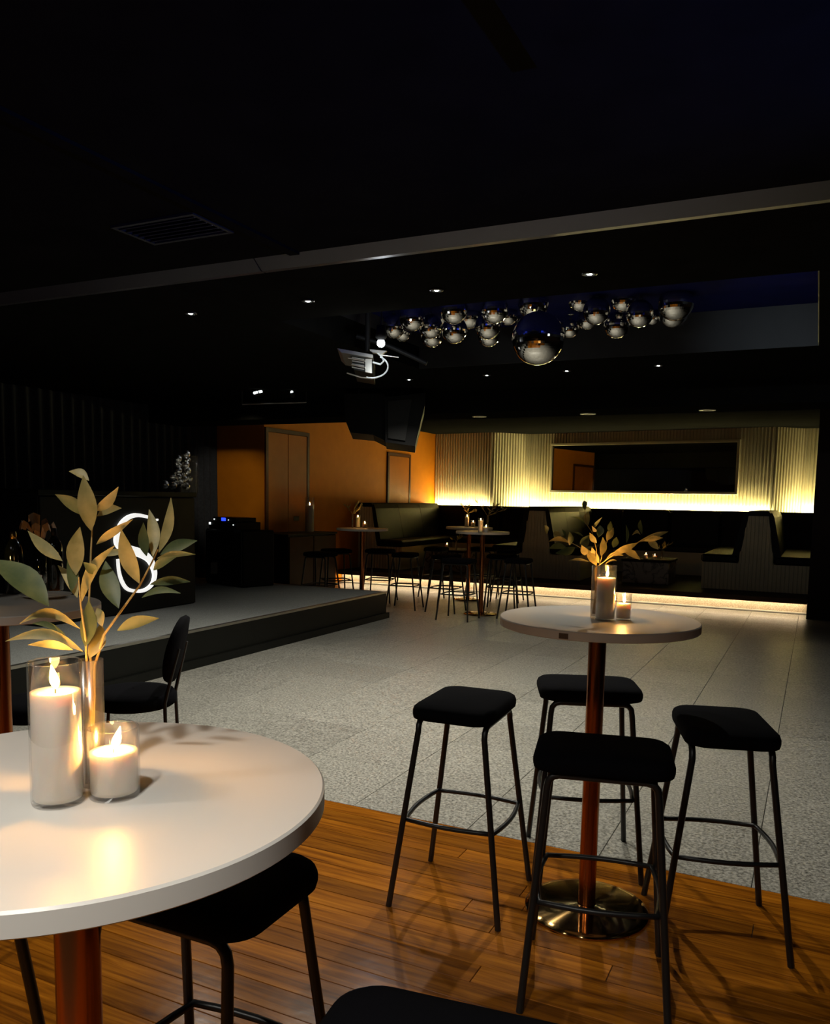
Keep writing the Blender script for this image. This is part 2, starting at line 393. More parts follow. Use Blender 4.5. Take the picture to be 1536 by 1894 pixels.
# ceilings: timber area, beam line, dance floor with coffer, bulkhead, booths
def beam_y(x): return 3.78+0.018*(x+2)
ce = struct(MB().box((-9, -3.2, NZ), (3.2, 3.72, 3.1)), 'ceiling', 'ceil')
pf = [(3.715, NZ), (3.785, CZ), (3.82, CZ), (3.82, NZ+0.06), (3.715, NZ+0.06)]
struct(MB().prism(pf, 0, -9, -2.80), 'trim_1', 'ceilg'); struct(MB().prism(pf, 0, -2.793, 3.2), 'trim_2', 'ceilg')
C0, C1 = (-3.45, 4.88), (-0.07, 7.12)
for nm, lo, hi in (('ceiling_dance_near', (-9, 3.82, CZ), (3.2, C0[1], 2.9)), ('ceiling_dance_far', (-9, C1[1], CZ), (3.2, 8.75, 2.9)),
                   ('ceiling_dance_left', (-9, C0[1], CZ), (C0[0], C1[1], 2.9)), ('ceiling_dance_right', (C1[0], C0[1], CZ), (3.2, C1[1], 2.9))):
    struct(MB().box(lo, hi), nm, 'ceil')
CT = 3.02
struct(MB().box((C0[0]-.1, C0[1]-.1, CT), (C1[0]+.1, C1[1]+.1, CT+0.05)), 'ceiling_coffer', 'blue')
struct(MB().box((C0[0], C1[1], 2.9), (C1[0], C1[1]+.1, CT)), 'trim_3', 'ceilg')
struct(MB().box((C0[0], C1[1]-0.006, CZ+0.001), (C1[0], C1[1], CT-0.001)), 'trim_8', 'coffer')
struct(MB().box((C1[0]-0.006, C0[1], CZ+0.001), (C1[0], C1[1]-0.006, CT-0.001)), 'trim_9', 'coffer')
struct(MB().box((C0[0], C0[1]-.1, 2.9), (C1[0], C0[1], CT)), 'trim_4', 'ceilg')
struct(MB().box((C0[0]-.1, C0[1], 2.9), (C0[0], C1[1], CT)), 'trim_5', 'ceilg')
struct(MB().box((C1[0], C0[1], 2.9), (C1[0]+.1, C1[1], CT)), 'trim_6', 'ceilg')
struct(MB().box((-9, 8.75, 2.46), (3.2, 9.42, 2.9)), 'ceiling_bulkhead', 'ceil')
struct(MB().box((-9, 9.42, WT), (3.2, 17.2, 3.1)), 'ceiling_booths', 'ceil')
# thin shadow-line batten and raised panel edge on the near ceiling
struct(MB().box((-2.56, -3.2, NZ-0.014), (-2.50, 3.71, NZ)), 'trim_7', 'ceil')
struct(MB().prism([(-0.80, 2.43), (3.0, 2.60), (3.0, -3.0), (-0.80, -3.0)], 2, NZ-0.03, NZ), 'ceiling_panel', 'ceil')

# stage
st = thing('stage', 'low black stage with charcoal carpet and metal edge strip', 'stage', (STG[0], 5.0, 0))
wbuild(MB().box((-8.74, 0.3, 0.0), (STG[0], STG[1], STG[2]-0.02)), 'base', 'blackface', st)
wbuild(MB().box((-8.74, 0.3, STG[2]-0.02), (STG[0]-0.035, STG[1]-0.035, STG[2])), 'carpet', 'stagecarpet', st)
wbuild(MB().box((STG[0]-0.035, 0.3, STG[2]-0.02), (STG[0]+0.004, STG[1]+0.004, STG[2]+0.002)).box((-8.7, STG[1]-0.035, STG[2]-0.02), (STG[0]-0.035, STG[1]+0.004, STG[2]+0.002)), 'edge_strip', 'alu', st)
wbuild(MB().box((STG[0], 0.3, 0.0), (STG[0]+0.03, STG[1]+0.03, 0.07)), 'plinth', 'blackface', st)
# curtain
mb = MB(); vs = []; fs = []; N = 620
for i in range(N+1):
    yy = 1.0+9.18*i/N; ph = yy*2*PI/0.16
    xx = CX+0.045*math.sin(ph+0.5*math.sin(yy*5))+0.015*math.sin(yy*9.3)
    vs += [(xx, yy, STG[2]+0.003), (xx*0.5+0.5*CX, yy, CZ-0.002)]
for i in range(N): fs.append((2*i, 2*i+2, 2*i+3, 2*i+1))
cu = mb.add(vs, fs, True).build('stage_curtain', 'curtain'); tag(cu, 'black pleated curtain hanging behind the stage', 'curtain')

# doors in the amber wall
def door(name, label, px0, px1, ytop, z0, leaves, handle_px):
    a = on_plane(px0, 900, (WX,0,0), (1,0,0)); b = on_plane(px1, 900, (WX,0,0), (1,0,0)); t = on_plane(px0, ytop, (WX,0,0), (1,0,0)).z
    y0, y1 = a.y, b.y
    r = tag(MB().box((WX, y0-0.06, z0), (WX+0.03, y0, t+0.06)).box((WX, y1, z0), (WX+0.03, y1+0.06, t+0.06)).box((WX, y0, t), (WX+0.03, y1, t+0.06)).build(name, 'doorframe'), label, kind='structure')
    for k in range(leaves):
        l0 = y0+(y1-y0)*k/leaves+0.006; l1 = y0+(y1-y0)*(k+1)/leaves-0.006
        lf = MB().bbox((WX-0.01, l0, z0+0.008), (WX+0.022, l1, t-0.005), 0.003).build('door_leaf', 'door', r)
        if handle_px:
            hy = l0+0.07 if k == leaves-1 else l1-0.07
            MB().tube([(WX+0.022, hy, z0+1.0), (WX+0.06, hy, z0+1.0), (WX+0.06, hy, z0+1.16), (WX+0.022, hy, z0+1.16)], 0.009, 6).build('door_handle', 'alu', lf)
    return r
door('door_1', 'wide amber double door behind the tall candle', 494, 566, 798, 0.0, 2, False)
door('door_2', 'narrow amber door beside the lit booth wall', 718, 755, 842, PLZ, 1, True)
# door track light bar near the ceiling
# ------------------------------------------------------------------ booth platform and booths
pl = thing('booth_platform', 'long dark booth platform with glowing strip under its front edge', 'platform', (-3.4, PLY, 0))
wbuild(MB().box((WX+0.001, PLY+0.013, 0.165), (0.599, 15.94, PLZ-0.0005)), 'deck', 'brown', pl)
wbuild(MB().box((WX+0.001, PLY-0.008, 0.148), (-0.052, PLY+0.012, PLZ-0.0005)), 'fascia', 'brown', pl)
wbuild(MB().box((WX+0.001, PLY+0.14, 0.0005), (-0.05, PLY+0.2, 0.165)), 'riser', 'riser', pl)
wbuild(MB().box((WX+0.001, PLY+0.10, 0.0005), (-0.05, PLY+0.14, 0.018)), 'floor_trim', 'white', pl)
o = wbuild(MB().box((WX+0.02, PLY+0.055, 0.152), (-0.06, PLY+0.075, 0.164)), 'light_strip', 'ledfloor', pl); tag(o, 'glowing warm white light strip')
BY = 13.05
def flutes(x0, x1, z0, z1, y, top=None, pitch=0.055):
    mb = MB(); cnt = max(1, int(round((x1-x0)/pitch)))
    for k in range(cnt):
        c = x0+(k+0.5)*(x1-x0)/cnt; zt = z1 if top is None else top(c)
        if zt-z0 < 0.03: continue
        hw = (x1-x0)/cnt*0.36
        vs = []
        for z in (z0, zt):
            for q in range(5):
                t = PI*q/4; vs.append((c+math.cos(t)*hw, y-math.sin(t)*0.015, z))
        mb.add(vs, [(q, q+1, 6+q, 5+q) for q in range(4)], True)
    return mb
def divider(cx, label, left=True, right=True):
    d = thing('booth_bench', label, 'booth seat', (cx, BY, PLZ), 0, 'booth benches on the platform')
    zt = 1.32; xl = -0.25; 
    x0 = cx-0.24 if left else max(cx-0.24, WX+0.002); x1 = cx+0.24
    sx0 = cx-0.75 if left else x0; sx1 = cx+0.75 if right else x1
    if not left: x0 = WX+0.002; sx0 = x0
    poly = [(x0, 0.62), (cx-0.135 if left else x0, zt), (cx+0.135, zt), (x1, 0.62)]
    wbuild(MB().prism(poly, 1, BY, 15.9), 'back_core', 'cream', d)
    wbuild(MB().box((sx0, BY, PLZ), (sx1, 15.9, 0.62)), 'seat_base', 'cream', d)
    tag(wbuild(flutes(sx0, sx1, PLZ, 0.62, BY), 'base_battens', 'cream', d), kind='stuff')
    def topf(c):
        u = abs(c-cx); 
        if c < cx and not left: return zt
        return zt if u < 0.135 else zt-(u-0.135)/(0.105)*0.70
    tag(wbuild(flutes(x0, x1, 0.62, zt, BY, topf), 'back_battens', 'cream', d), kind='stuff')
    for sg, on in ((-1, left), (1, right)):
        if not on: continue
        a = cx+sg*0.24; b = cx+sg*0.135
        th = 0.10*sg
        # sloping back cushions, three along the depth, and the seat cushion
        for k in range(3):
            y0 = BY-0.012+k*0.93; y1 = y0+0.92
            pr = [(a, 0.70), (a+th, 0.70), (b+th*0.8, zt-0.02), (b+th*0.45, zt+0.05), (b, zt+0.04)]
            if sg < 0: pr = pr[::-1]
            wbuild(MB().prism(pr, 1, y0, y1), 'back_cushion', 'leather', d)
        lo, hi = sorted((a, cx+sg*0.77))
        wbuild(MB().bbox((lo, BY-0.03, 0.62), (hi, 15.85, 0.74), 0.03), 'seat_cushion', 'leather', d)
    # rounded top roll
    w0 = cx-0.16 if left else x0; w1 = cx+0.16
    pr = [(w0, zt+0.002), (w1, zt+0.002), (w1, zt+0.04), (w1-0.03, zt+0.075), (w0+0.03, zt+0.075), (w0, zt+0.04)]
    wbuild(MB().prism(pr, 1, BY-0.02, 15.9), 'top_roll', 'leather', d)
    return d
divider(-7.36, 'leftmost booth bench end against the amber wall', left=False)
divider(-4.13, 'double booth bench with battened end, behind the paired far tables')
divider(-0.77, 'double booth bench with battened end, nearest the dark right pier')
# long bench along the back wall, in sections between the dividers
for (a, b, lab) in ((-6.58, -4.91, 'black leather wall bench in the left booth'), (-3.35, -1.55, 'black leather wall bench below the mirror'), (0.0, 0.59, 'black leather wall bench end behind the pier')):
    bn = thing('wall_bench', lab, 'booth seat', ((a+b)/2, 15.5, PLZ), 0, 'benches along the back wall')
    wbuild(MB().box((a, 15.25, PLZ), (b, 15.9, 0.62)), 'seat_base', 'cream', bn)
    n = max(1, round((b-a)/0.85))
    for k in range(n):
        u0 = a+(b-a)*k/n+0.004; u1 = a+(b-a)*(k+1)/n-0.004
        wbuild(MB().bbox((u0, 15.22, 0.62), (u1, 15.78, 0.74), 0.03), 'seat_cushion', 'leather', bn)
        wbuild(MB().bbox((u0, 15.80, 0.66), (u1, 15.95, 1.35), 0.04), 'back_cushion', 'leather', bn)
# shelf top behind bench + light strip
sh = thing('bench_ledge', 'dark ledge running behind the wall benches below the glowing battens', 'ledge', (-3.4, 15.98, 0))
wbuild(MB().box((WX+0.002, 15.955, PLZ), (0.597, 16.09, 1.33)), 'ledge_body', 'brown', sh)
wbuild(MB().box((WX+0.002, 15.955, 1.33), (0.597, 15.985, 1.362)), 'light_block_lip', 'black', sh)  # lip added to keep the strip's light off the room
for i in (0, 2, 4):
    a = Vector((*pts[i], 0)); b = Vector((*pts[i+1], 0)); d = (b-a).normalized(); n = Vector((d.y, -d.x, 0))
    a0 = Vector(a) if i == 0 else a-Vector((0.0, 0, 0)); tri = [(a.x, 16.092), (b.x, 16.092), (b.x, b.y), (a.x, a.y)]
    if i: tri = [(pts[i-1][0], 16.092)]+tri[1:]+[(pts[i-1][0], pts[i-1][1])]
    struct(MB().prism(tri, 2, 1.30, 1.33), 'light_shelf', 'brown', wb)
    q = [a+d*0.05+n*0.055, b-d*0.02+n*0.055, b-d*0.02+n*0.078, a+d*0.05+n*0.078]
    o = MB().prism([(v.x, v.y) for v in q], 2, 1.331, 1.345).build('light_strip', 'ledwall', wb); o['label'] = 'added light strip brightening the angled facet'
for i in (1, 3):  # extra strips added to brighten the angled facets
    a = Vector((*pts[i], 0)); b = Vector((*pts[i+1], 0)); d = (b-a).normalized(); n = Vector((d.y, -d.x, 0)); L = (b-a).length
    q = [a+d*(L*0.4)+n*0.22, a+d*(L*0.95)+n*0.22, a+d*(L*0.95)+n*0.245, a+d*(L*0.4)+n*0.245]
    o = MB().prism([(v.x, v.y) for v in q], 2, 1.331, 1.345).build('light_strip', 'ledwall', wb); o['label'] = 'added light strip brightening the angled facet'
# mirror on the wide facet
a = Vector((*pts[2], 0)); b = Vector((*pts[3], 0)); d = (b-a).normalized(); n = Vector((d.y, -d.x, 0))
P0 = a+n*0.03
c_ = [on_plane(px, py, P0, n) for px, py in ((1021, 822), (1370, 811), (1367, 914), (1018, 912))]
s0 = ((c_[0]-a).dot(d)+(c_[3]-a).dot(d))/2; s1 = ((c_[1]-a).dot(d)+(c_[2]-a).dot(d))/2
z1 = (c_[0].z+c_[1].z)/2; z0 = (c_[2].z+c_[3].z)/2
mr = thing('wall_mirror', 'wide rectangular mirror in a cream frame on the battened wall', 'mirror', a+d*((s0+s1)/2)+n*0.022, math.atan2(d.y, d.x))
hw = (s1-s0)/2
MB().box((-hw+0.04, -0.02, z0+0.04), (hw-0.04, 0.0, z1-0.04)).build('mirror_glass', 'mirror', mr)
fr = MB()
for lo, hi in (((-hw, z0), (hw, z0+0.05)), ((-hw, z1-0.05), (hw, z1)), ((-hw, z0+0.05), (-hw+0.05, z1-0.05)), ((hw-0.05, z0+0.05), (hw, z1-0.05))):
    fr.bbox((lo[0], -0.06, lo[1]), (hi[0], 0.0, hi[1]), 0.006)
fr.build('mirror_frame', 'mframe', mr)

# ------------------------------------------------------------------ lamps on the ceiling
pin_ring = MB().lathe([(0.018, 0.0), (0.040, 0.0), (0.042, -0.008), (0.030, -0.012), (0.018, -0.004)], 16).mesh('trim_ring', 'ceilg')
pin_lens = MB().lathe([(0.0005, -0.011), (0.010, -0.010), (0.017, -0.003), (0.017, 0.0)], 16).mesh('lens', 'pin')
def pinspot(px, py, label, watts, grp):
    p = on_z(px, py, CZ-0.006); t = thing('pin_spot', label, 'ceiling light', (p.x, p.y, CZ), 0, grp)
    part('trim_ring', pin_ring, t); part('lens', pin_lens, t)
    spot('spot_beam', (p.x, p.y, CZ-0.02), (p.x, p.y, 0), watts, PIN_COL, 116, 0.6, 0.02, t)
for (px, py), wd in zip(((353, 580), (570, 557), (808, 537), (1091, 507)), ('far left', 'second from left', 'second from right', 'far right')):
    pinspot(px, py, 'tiny bright ceiling spot, '+wd+' of the row before the coffer', PIN_NEAR_W, 'ceiling spots in front of the coffer')
for (px, py), wd in zip(((757, 702), (901, 694), (1049, 686), (1218, 676)), ('far left', 'second from left', 'second from right', 'far right')):
    pinspot(px, py, 'tiny bright ceiling spot, '+wd+' of the row behind the coffer', PIN_FAR_W, 'ceiling spots behind the coffer')
dl_ring = MB().lathe([(0.055, 0.0), (0.085, 0.0), (0.085, -0.006), (0.055, -0.010), (0.055, 0.0)], 20).mesh('trim_ring', 'pindim')
dl_lens = MB().lathe([(0.0005, -0.003), (0.055, -0.003), (0.055, 0)], 20).mesh('lens', 'pindim')
for (px, py), wd in zip(((887, 771), (1088, 766), (1309, 759)), ('left', 'middle', 'right')):
    p = on_z(px, py, 2.456); t = thing('downlight', wd+' of three round downlights under the bulkhead', 'ceiling light', (p.x, p.y, 2.46), 0, 'downlights under the bulkhead')
    part('trim_ring', dl_ring, t); part('lens', dl_lens, t)
# unseen downlights over the timber floor: one read off a table shadow, one added
dlr2 = MB().lathe([(0.04, 0.0), (0.06, 0.0), (0.06, -0.006), (0.04, -0.010), (0.04, 0.0)], 20).mesh('trim_ring', 'ceilg')
dll2 = MB().lathe([(0.0005, -0.002), (0.04, -0.002), (0.04, 0)], 20).mesh('lens', 'pin')
for x, yy, wt, lab in ((-0.35, -0.35, DOWN_W, 'round downlight in the ceiling panel above the near table'), (-2.3, -0.5, DOWN_W*0.9, 'added unseen downlight brightening the left table, near the ceiling batten')):
    zz = NZ-0.03 if x > -0.8 else NZ
    t = thing('downlight', lab, 'ceiling light', (x, yy, zz), 0, 'downlights over the timber floor')
    part('trim_ring', dlr2, t); part('lens', dll2, t); spot('spot_beam', (x, yy, zz-0.02), (x, yy+0.15, 0), wt, (1.0, 0.95, 0.86), 130, 0.9, 0.05, t)
# unseen blue lamp added on the right wall to tint the ceiling
t = thing('added_wash_light', 'added blue wash lamp, unseen on the right wall', 'added light', (2.95, 1.9, 1.5))
MB().bbox((-0.1, -0.08, -0.06), (0.05, 0.08, 0.06), 0.01).build('housing', 'black', t); MB().box((-0.08, -0.06, 0.06), (0.03, 0.06, 0.064)).build('lens', 'bluelcd', t)
spot('spot_beam', (2.85, 1.9, 1.58), (0.5, 2.2, 2.75), 330, (0.04, 0.15, 1.0), 50, 1.0, 0.05, t)
# unseen blue strip added in the coffer for its blue glow
t = tag(MB().box((C0[0]+0.02, C0[1]+0.02, 2.905), (C1[0]-0.02, C0[1]+0.04, 2.915)).build('added_coffer_strip', 'bluestrip'), 'thin blue light strip added inside the ceiling coffer', 'light strip')

# unseen cool lamp added behind the coffer's near lip, brightening the far face
t = thing('added_coffer_lamp', 'small cool lamp added unseen inside the right end of the coffer', 'ceiling light', (-0.35, C0[1]+0.05, 2.80))
MB().bbox((-0.06, -0.045, -0.03), (0.06, 0.02, 0.03), 0.006).build('housing', 'black', t); MB().box((-0.05, 0.02, -0.022), (0.05, 0.024, 0.022)).build('lens', 'whiteled', t)
spot('spot_beam', (-0.35, C0[1]+0.09, 2.80), (-0.3, C1[1], 2.80), 16, (0.78, 0.9, 1.0), 46, 1.0, 0.02, t)
# air vent on the near ceiling
vp = [on_z(px, py, NZ) for px, py in ((250, 420), (400, 392), (400, 432), (250, 447))]
vx0, vx1 = -3.08, -2.62; vy0, vy1 = 3.03, 3.28
t = thing('air_vent', 'black slatted air vent in the dark ceiling', 'vent', ((vx0+vx1)/2, (vy0+vy1)/2, NZ))
wbuild(MB().box((vx0-0.02, vy0-0.02, NZ-0.012), (vx1+0.02, vy0, NZ)).box((vx0-0.02, vy1, NZ-0.012), (vx1+0.02, vy1+0.02, NZ)).box((vx0-0.02, vy0, NZ-0.012), (vx0, vy1, NZ)).box((vx1, vy0, NZ-0.012), (vx1+0.02, vy1, NZ)), 'frame', 'coffer', t)
slm = MB().bbox((vx0-(vx0+vx1)/2, -0.014, -0.006), (vx1-(vx0+vx1)/2, 0.014, 0.0), 0.002).mesh('slat', 'coffer')
for k in range(6): part('slat', slm, t, (0, vy0-(vy0+vy1)/2+0.025+k*0.04, -0.004), (0.5, 0, 0))

# ------------------------------------------------------------------ mirror balls in the coffer
ballS = MB().sphere((0,0,0), 1.0, 44, 22).mesh('mirror_facets', 'chrome')
ballL = MB().sphere((0,0,0), 1.0, 72, 36).mesh('mirror_facets', 'chrome')
balls = [(728,604,21,6.5),(744,613,18,6.8),(763,588,23,6.2),(797,604,21,6.4),(799,621,20,6.7),(815,586,17,6.9),(840,573,25,6.0),(841,611,23,6.3),(869,585,22,6.6),
 (915,572,25,6.0),(903,603,23,6.3),(905,620,20,6.6),(941,584,17,6.5),(951,562,11,6.5),(987,561,27,6.0),(996,626,46,5.7),(1033,553,14,6.7),(1073,554,21,6.2),(1057,569,14,6.6),
 (1104,575,24,6.0),(1055,608,16,6.4),(1087,591,18,6.4),(1142,601,23,6.2),(1127,582,16,6.6),(1154,553,23,6.1),(1195,562,18,6.5),(1184,580,24,6.0),(1208,587,14,6.7),(1251,560,31,5.9),(1246,579,26,6.3),(966,590,13,6.7)]
ORD = ['first', 'second', 'third', 'fourth', 'fifth', 'sixth', 'seventh', 'eighth', 'ninth', 'tenth', 'eleventh', 'twelfth', 'thirteenth', 'fourteenth', 'fifteenth', 'sixteenth', 'seventeenth', 'eighteenth', 'nineteenth',
       'twentieth', 'twenty-first', 'twenty-second', 'twenty-third', 'twenty-fourth', 'twenty-fifth', 'twenty-sixth', 'twenty-seventh', 'twenty-eighth', 'twenty-ninth', 'thirtieth']
placed = []
def clash(c, rad):
    if not (C0[0]+rad < c.x < C1[0]-rad and C0[1]+rad+.02 < c.y < C1[1]-rad-.02): return True
    for q, s_ in placed:
        h = math.hypot(c.x-q.x, c.y-q.y)
        if (c-q).length < rad+s_+0.006: return True
        if h < (s_ if q.z > c.z else rad)+0.008: return True
    return False
balls.sort(key=lambda b: b[0]); rank = 0
for i, (px, py, r, dep) in enumerate(balls):
    best = None
    for k in range(120):
        dd = dep*1.03+(k+1)//2*0.02*(1 if k % 2 else -1)
        c = at_depth(px, py, dd); rad = r*1.05/FPX*dd
        if not clash(c, rad): best = (dd, c, rad); break
    if best is None: print('no room for ball', px, py); continue
    dd, c, rad = best
    placed.append((c, rad))
    big = r > 40
    if big: lab = 'largest mirror ball, hanging lowest in the cluster under the coffer'
    else:
        lab = 'small mirror ball, '+ORD[rank]+' from the left in the ceiling cluster'; rank += 1
    t = thing('mirror_ball', lab, 'mirror ball', c, R.random()*3, None if big else 'mirror balls clustered in the coffer')
    b_ = part('mirror_facets', ballL if big else ballS, t, (0,0,0)); b_.scale = (rad, rad, rad)
    MB().lathe([(0.0005, rad+0.012), (0.012, rad+0.012), (0.012, rad-0.006)], 8).build('cap', 'alu', t)
    top = max(CT-c.z-0.001, rad+0.02)
    inside = C0[0] < c.x < C1[0] and C0[1] < c.y < C1[1]
    if not inside: top = max(CZ-c.z, rad+0.013)
    MB().tube([(0,0,rad+0.01), (0,0,top)], 0.0018, 5).build('wire', 'steel', t)

# ------------------------------------------------------------------ furniture
def rrect(hx, hy, r, n=6):
    out = []
    for cx, cy, a0 in ((hx-r, hy-r, 0), (-hx+r, hy-r, PI/2), (-hx+r, -hy+r, PI), (hx-r, -hy+r, 1.5*PI)):
        for k in range(n+1): a = a0+PI/2*k/n; out.append((cx+r*math.cos(a), cy+r*math.sin(a)))
    return out
def cushion(mb, hx, hy, r, z0, z1, crown=0.012):
    levels = [(0.90, z0), (0.985, z0+0.006), (1.0, z0+(z1-z0)*0.35), (1.0, z0+(z1-z0)*0.6), (0.975, z0+(z1-z0)*0.85), (0.92, z1), (0.75, z1+crown*0.5), (0.45, z1+crown*0.85), (0.02, z1+crown)]
    base = rrect(hx, hy, r); n = len(base); vs = []; fs = []
    for s, z in levels: vs += [(x*s, y*s, z) for x, y in base]
    for i in range(len(levels)-1):
        for k in range(n): fs.append((i*n+k, i*n+(k+1)%n, (i+1)*n+(k+1)%n, (i+1)*n+k))
    fs.append(tuple(range(n))[::-1]); fs.append(tuple(range(n*(len(levels)-1), n*len(levels))))
    return mb.add(vs, fs, True)
SZ = 0.766
def make_stool(detail=True):
    t = thing('bar_stool', 'x', 'stool')
    cushion(MB(), 0.204, 0.151, 0.065, SZ-0.064, SZ-0.012).build('seat', 'fabric', t)
    n = 8 if detail else 6; r = 0.0112
    for sx in (-1, 1):
        for sy in (-1, 1):
            f = Vector((sx*0.209, sy*0.209, 0)); k = Vector((sx*0.158, sy*0.125, 0.655))
            path = [f, f.lerp(k, 0.5), k, k+Vector((-sx*0.004, 0, 0.022)), k+Vector((-sx*0.016, 0, 0.036)), k+Vector((-sx*0.035, 0, 0.041)), Vector((0, k.y, k.z+0.041))]
            MB().tube(path, r, n).build('leg', 'steel', t)
    h = 0.322; q = 0.166
    ring = []
    for (a, b), (c, d) in (((-q,-q),(q,-q)), ((q,-q),(q,q)), ((q,q),(-q,q)), ((-q,q),(-q,-q))):
        for k in range(6):
            u = k/6; x = a+(c-a)*u; y = b+(d-b)*u; bow = 0.018*math.sin(PI*u)
            L = math.hypot(c-a, d-b); ring.append((x+(d-b)/L*bow, y-(c-a)/L*bow, h))
    MB().tube(ring, 0.0088, n, closed=True).build('footrest', 'steel', t)
    return t
stool0 = make_stool(); used = [False]
def place_stool(x, y, deg, label, grp, z=0):
    o = stool0 if not used[0] else copy_tree(stool0); used[0] = True
    o.location = (x, y, z); o.rotation_euler = (0, 0, math.radians(deg)); tag(o, label, 'stool', grp); return o
TR, TH = 0.347, 1.08
def make_table():
    t = thing('bar_table', 'x', 'table')
    tt = MB()
    for pr_ in ([(0.0005, TH-0.03), (TR-0.002, TH-0.03)], [(TR-0.002, TH-0.03), (TR, TH-0.028)], [(TR, TH-0.028), (TR, TH-0.003)], [(TR, TH-0.003), (TR-0.003, TH)], [(TR-0.003, TH), (0.0005, TH)]): tt.lathe(pr_, 128)
    tt.build('tabletop', 'white', t)
    MB().lathe([(0.031, 0.02), (0.031, TH-0.03)], 24).build('pole', 'bronze', t)
    MB().lathe([(0.0005, 0.0), (0.223, 0.0), (0.225, 0.004), (0.222, 0.010), (0.20, 0.015), (0.06, 0.022), (0.034, 0.024)], 64).build('base', 'bronzebase', t)
    MB().lathe([(0.14, TH-0.036), (0.14, TH-0.0305), (0.0005, TH-0.0305)], 24).build('mount_plate', 'steel', t)
    return t
tab0 = make_table(); usedt = [False]
def place_table(x, y, label, deg=0):
    o = tab0 if not usedt[0] else copy_tree(tab0); usedt[0] = True
    o.location = (x, y, 0); o.rotation_euler = (0,0,math.radians(deg)); tag(o, label, 'table', 'round white bar tables'); return o
T1 = (-0.674, 2.882); T2 = (-3.881, 9.979); T2b = (-4.64, 11.38); T3 = (-5.463, 9.616); T4 = (-0.905, 0.79); T5 = (-2.655, 2.01)
place_table(*T4, 'large white round bar table in the near left corner')
t1 = place_table(*T1, 'white round bar table with bronze pole among four stools on timber')
place_table(*T2, 'white round bar table nearer of the two paired far tables', 40)
place_table(*T2b, 'white round bar table farthest back, behind its paired table', 80)
place_table(*T3, 'white round bar table beyond the stage corner', 20)
place_table(*T5, 'white round bar table with dark bottles at the left edge', 60)
# small plaque on the edge of the table in front
pq = on_plane(1053, 1172, (T1[0], T1[1], 0), FWD); ang = math.atan2(-T1[1], -T1[0])-0.31
pl_ = MB(); 
for k in range(5):
    a0 = ang-0.045+0.018*k; pl_.add([(T1[0]+(TR+0.0012)*math.cos(q), T1[1]+(TR+0.0012)*math.sin(q), z) for q in (a0, a0+0.018) for z in (TH-0.026, TH-0.008)], [(0, 2, 3, 1)])
wbuild(pl_, 'plaque', 'brand', t1)['label'] = 'small brown plaque on the rim'

G1 = 'bar stools around the table in front'
place_stool(-1.13, 2.782, 93.2, 'black cushioned bar stool left of the bronze pole, apart from the others', G1)
place_stool(-0.5364, 2.432, 13, 'black cushioned bar stool in front of the bronze pole, nearest the camera', G1)
place_stool(-0.245, 2.955, 106.7, 'black cushioned bar stool at far right by the bronze-pole table', G1)
place_stool(-0.80, 3.293, 21.2, 'black cushioned bar stool behind the bronze pole, on the tile edge', G1)
G2 = 'bar stools around the near left table'
place_stool(-1.055, 1.23, 1, 'black bar stool tucked under the right side of the near white table', G2)
place_stool(-0.39, 0.925, 7, 'black bar stool seat cut off by the bottom edge of the picture', G2)
place_stool(-1.50, 0.90, 5, 'black bar stool behind the left side of the near table pole', G2)
G3 = 'bar stools around the left table'
place_stool(-2.52, 1.52, 35, 'black bar stool on the near side of the left table', G3)
place_stool(-3.10, 1.74, 10, 'black bar stool left of the left table, beside the picture edge', G3)
G4 = 'bar stools around the table beyond the stage'
for (x, y, a), wd in zip(((-6.10, 10.0, 50), (-5.92, 9.30, 0), (-5.62, 10.42, 12), (-4.97, 9.93, 100)), ('farther left', 'nearer left', 'farther right', 'nearer right')):
    place_stool(x, y, a, 'black bar stool, '+wd+' of four around the table beyond the stage', G4)
G5 = 'bar stools around the paired far tables'
for (x, y, a, wd) in ((-4.38, 9.98, 92, 'left of the nearer paired far table'), (-3.96, 9.40, 2, 'in front of the nearer paired far table'), (-3.36, 9.92, 95, 'right of the nearer paired far table'), (-3.80, 10.52, 14, 'behind the nearer paired far table'),
                      (-5.2, 11.45, 95, 'left of the farthest back table'), (-4.62, 11.92, 3, 'behind the farthest back table'), (-4.06, 11.5, 98, 'right of the farthest back table')):
    place_stool(x, y, a, 'black bar stool '+wd, G5)

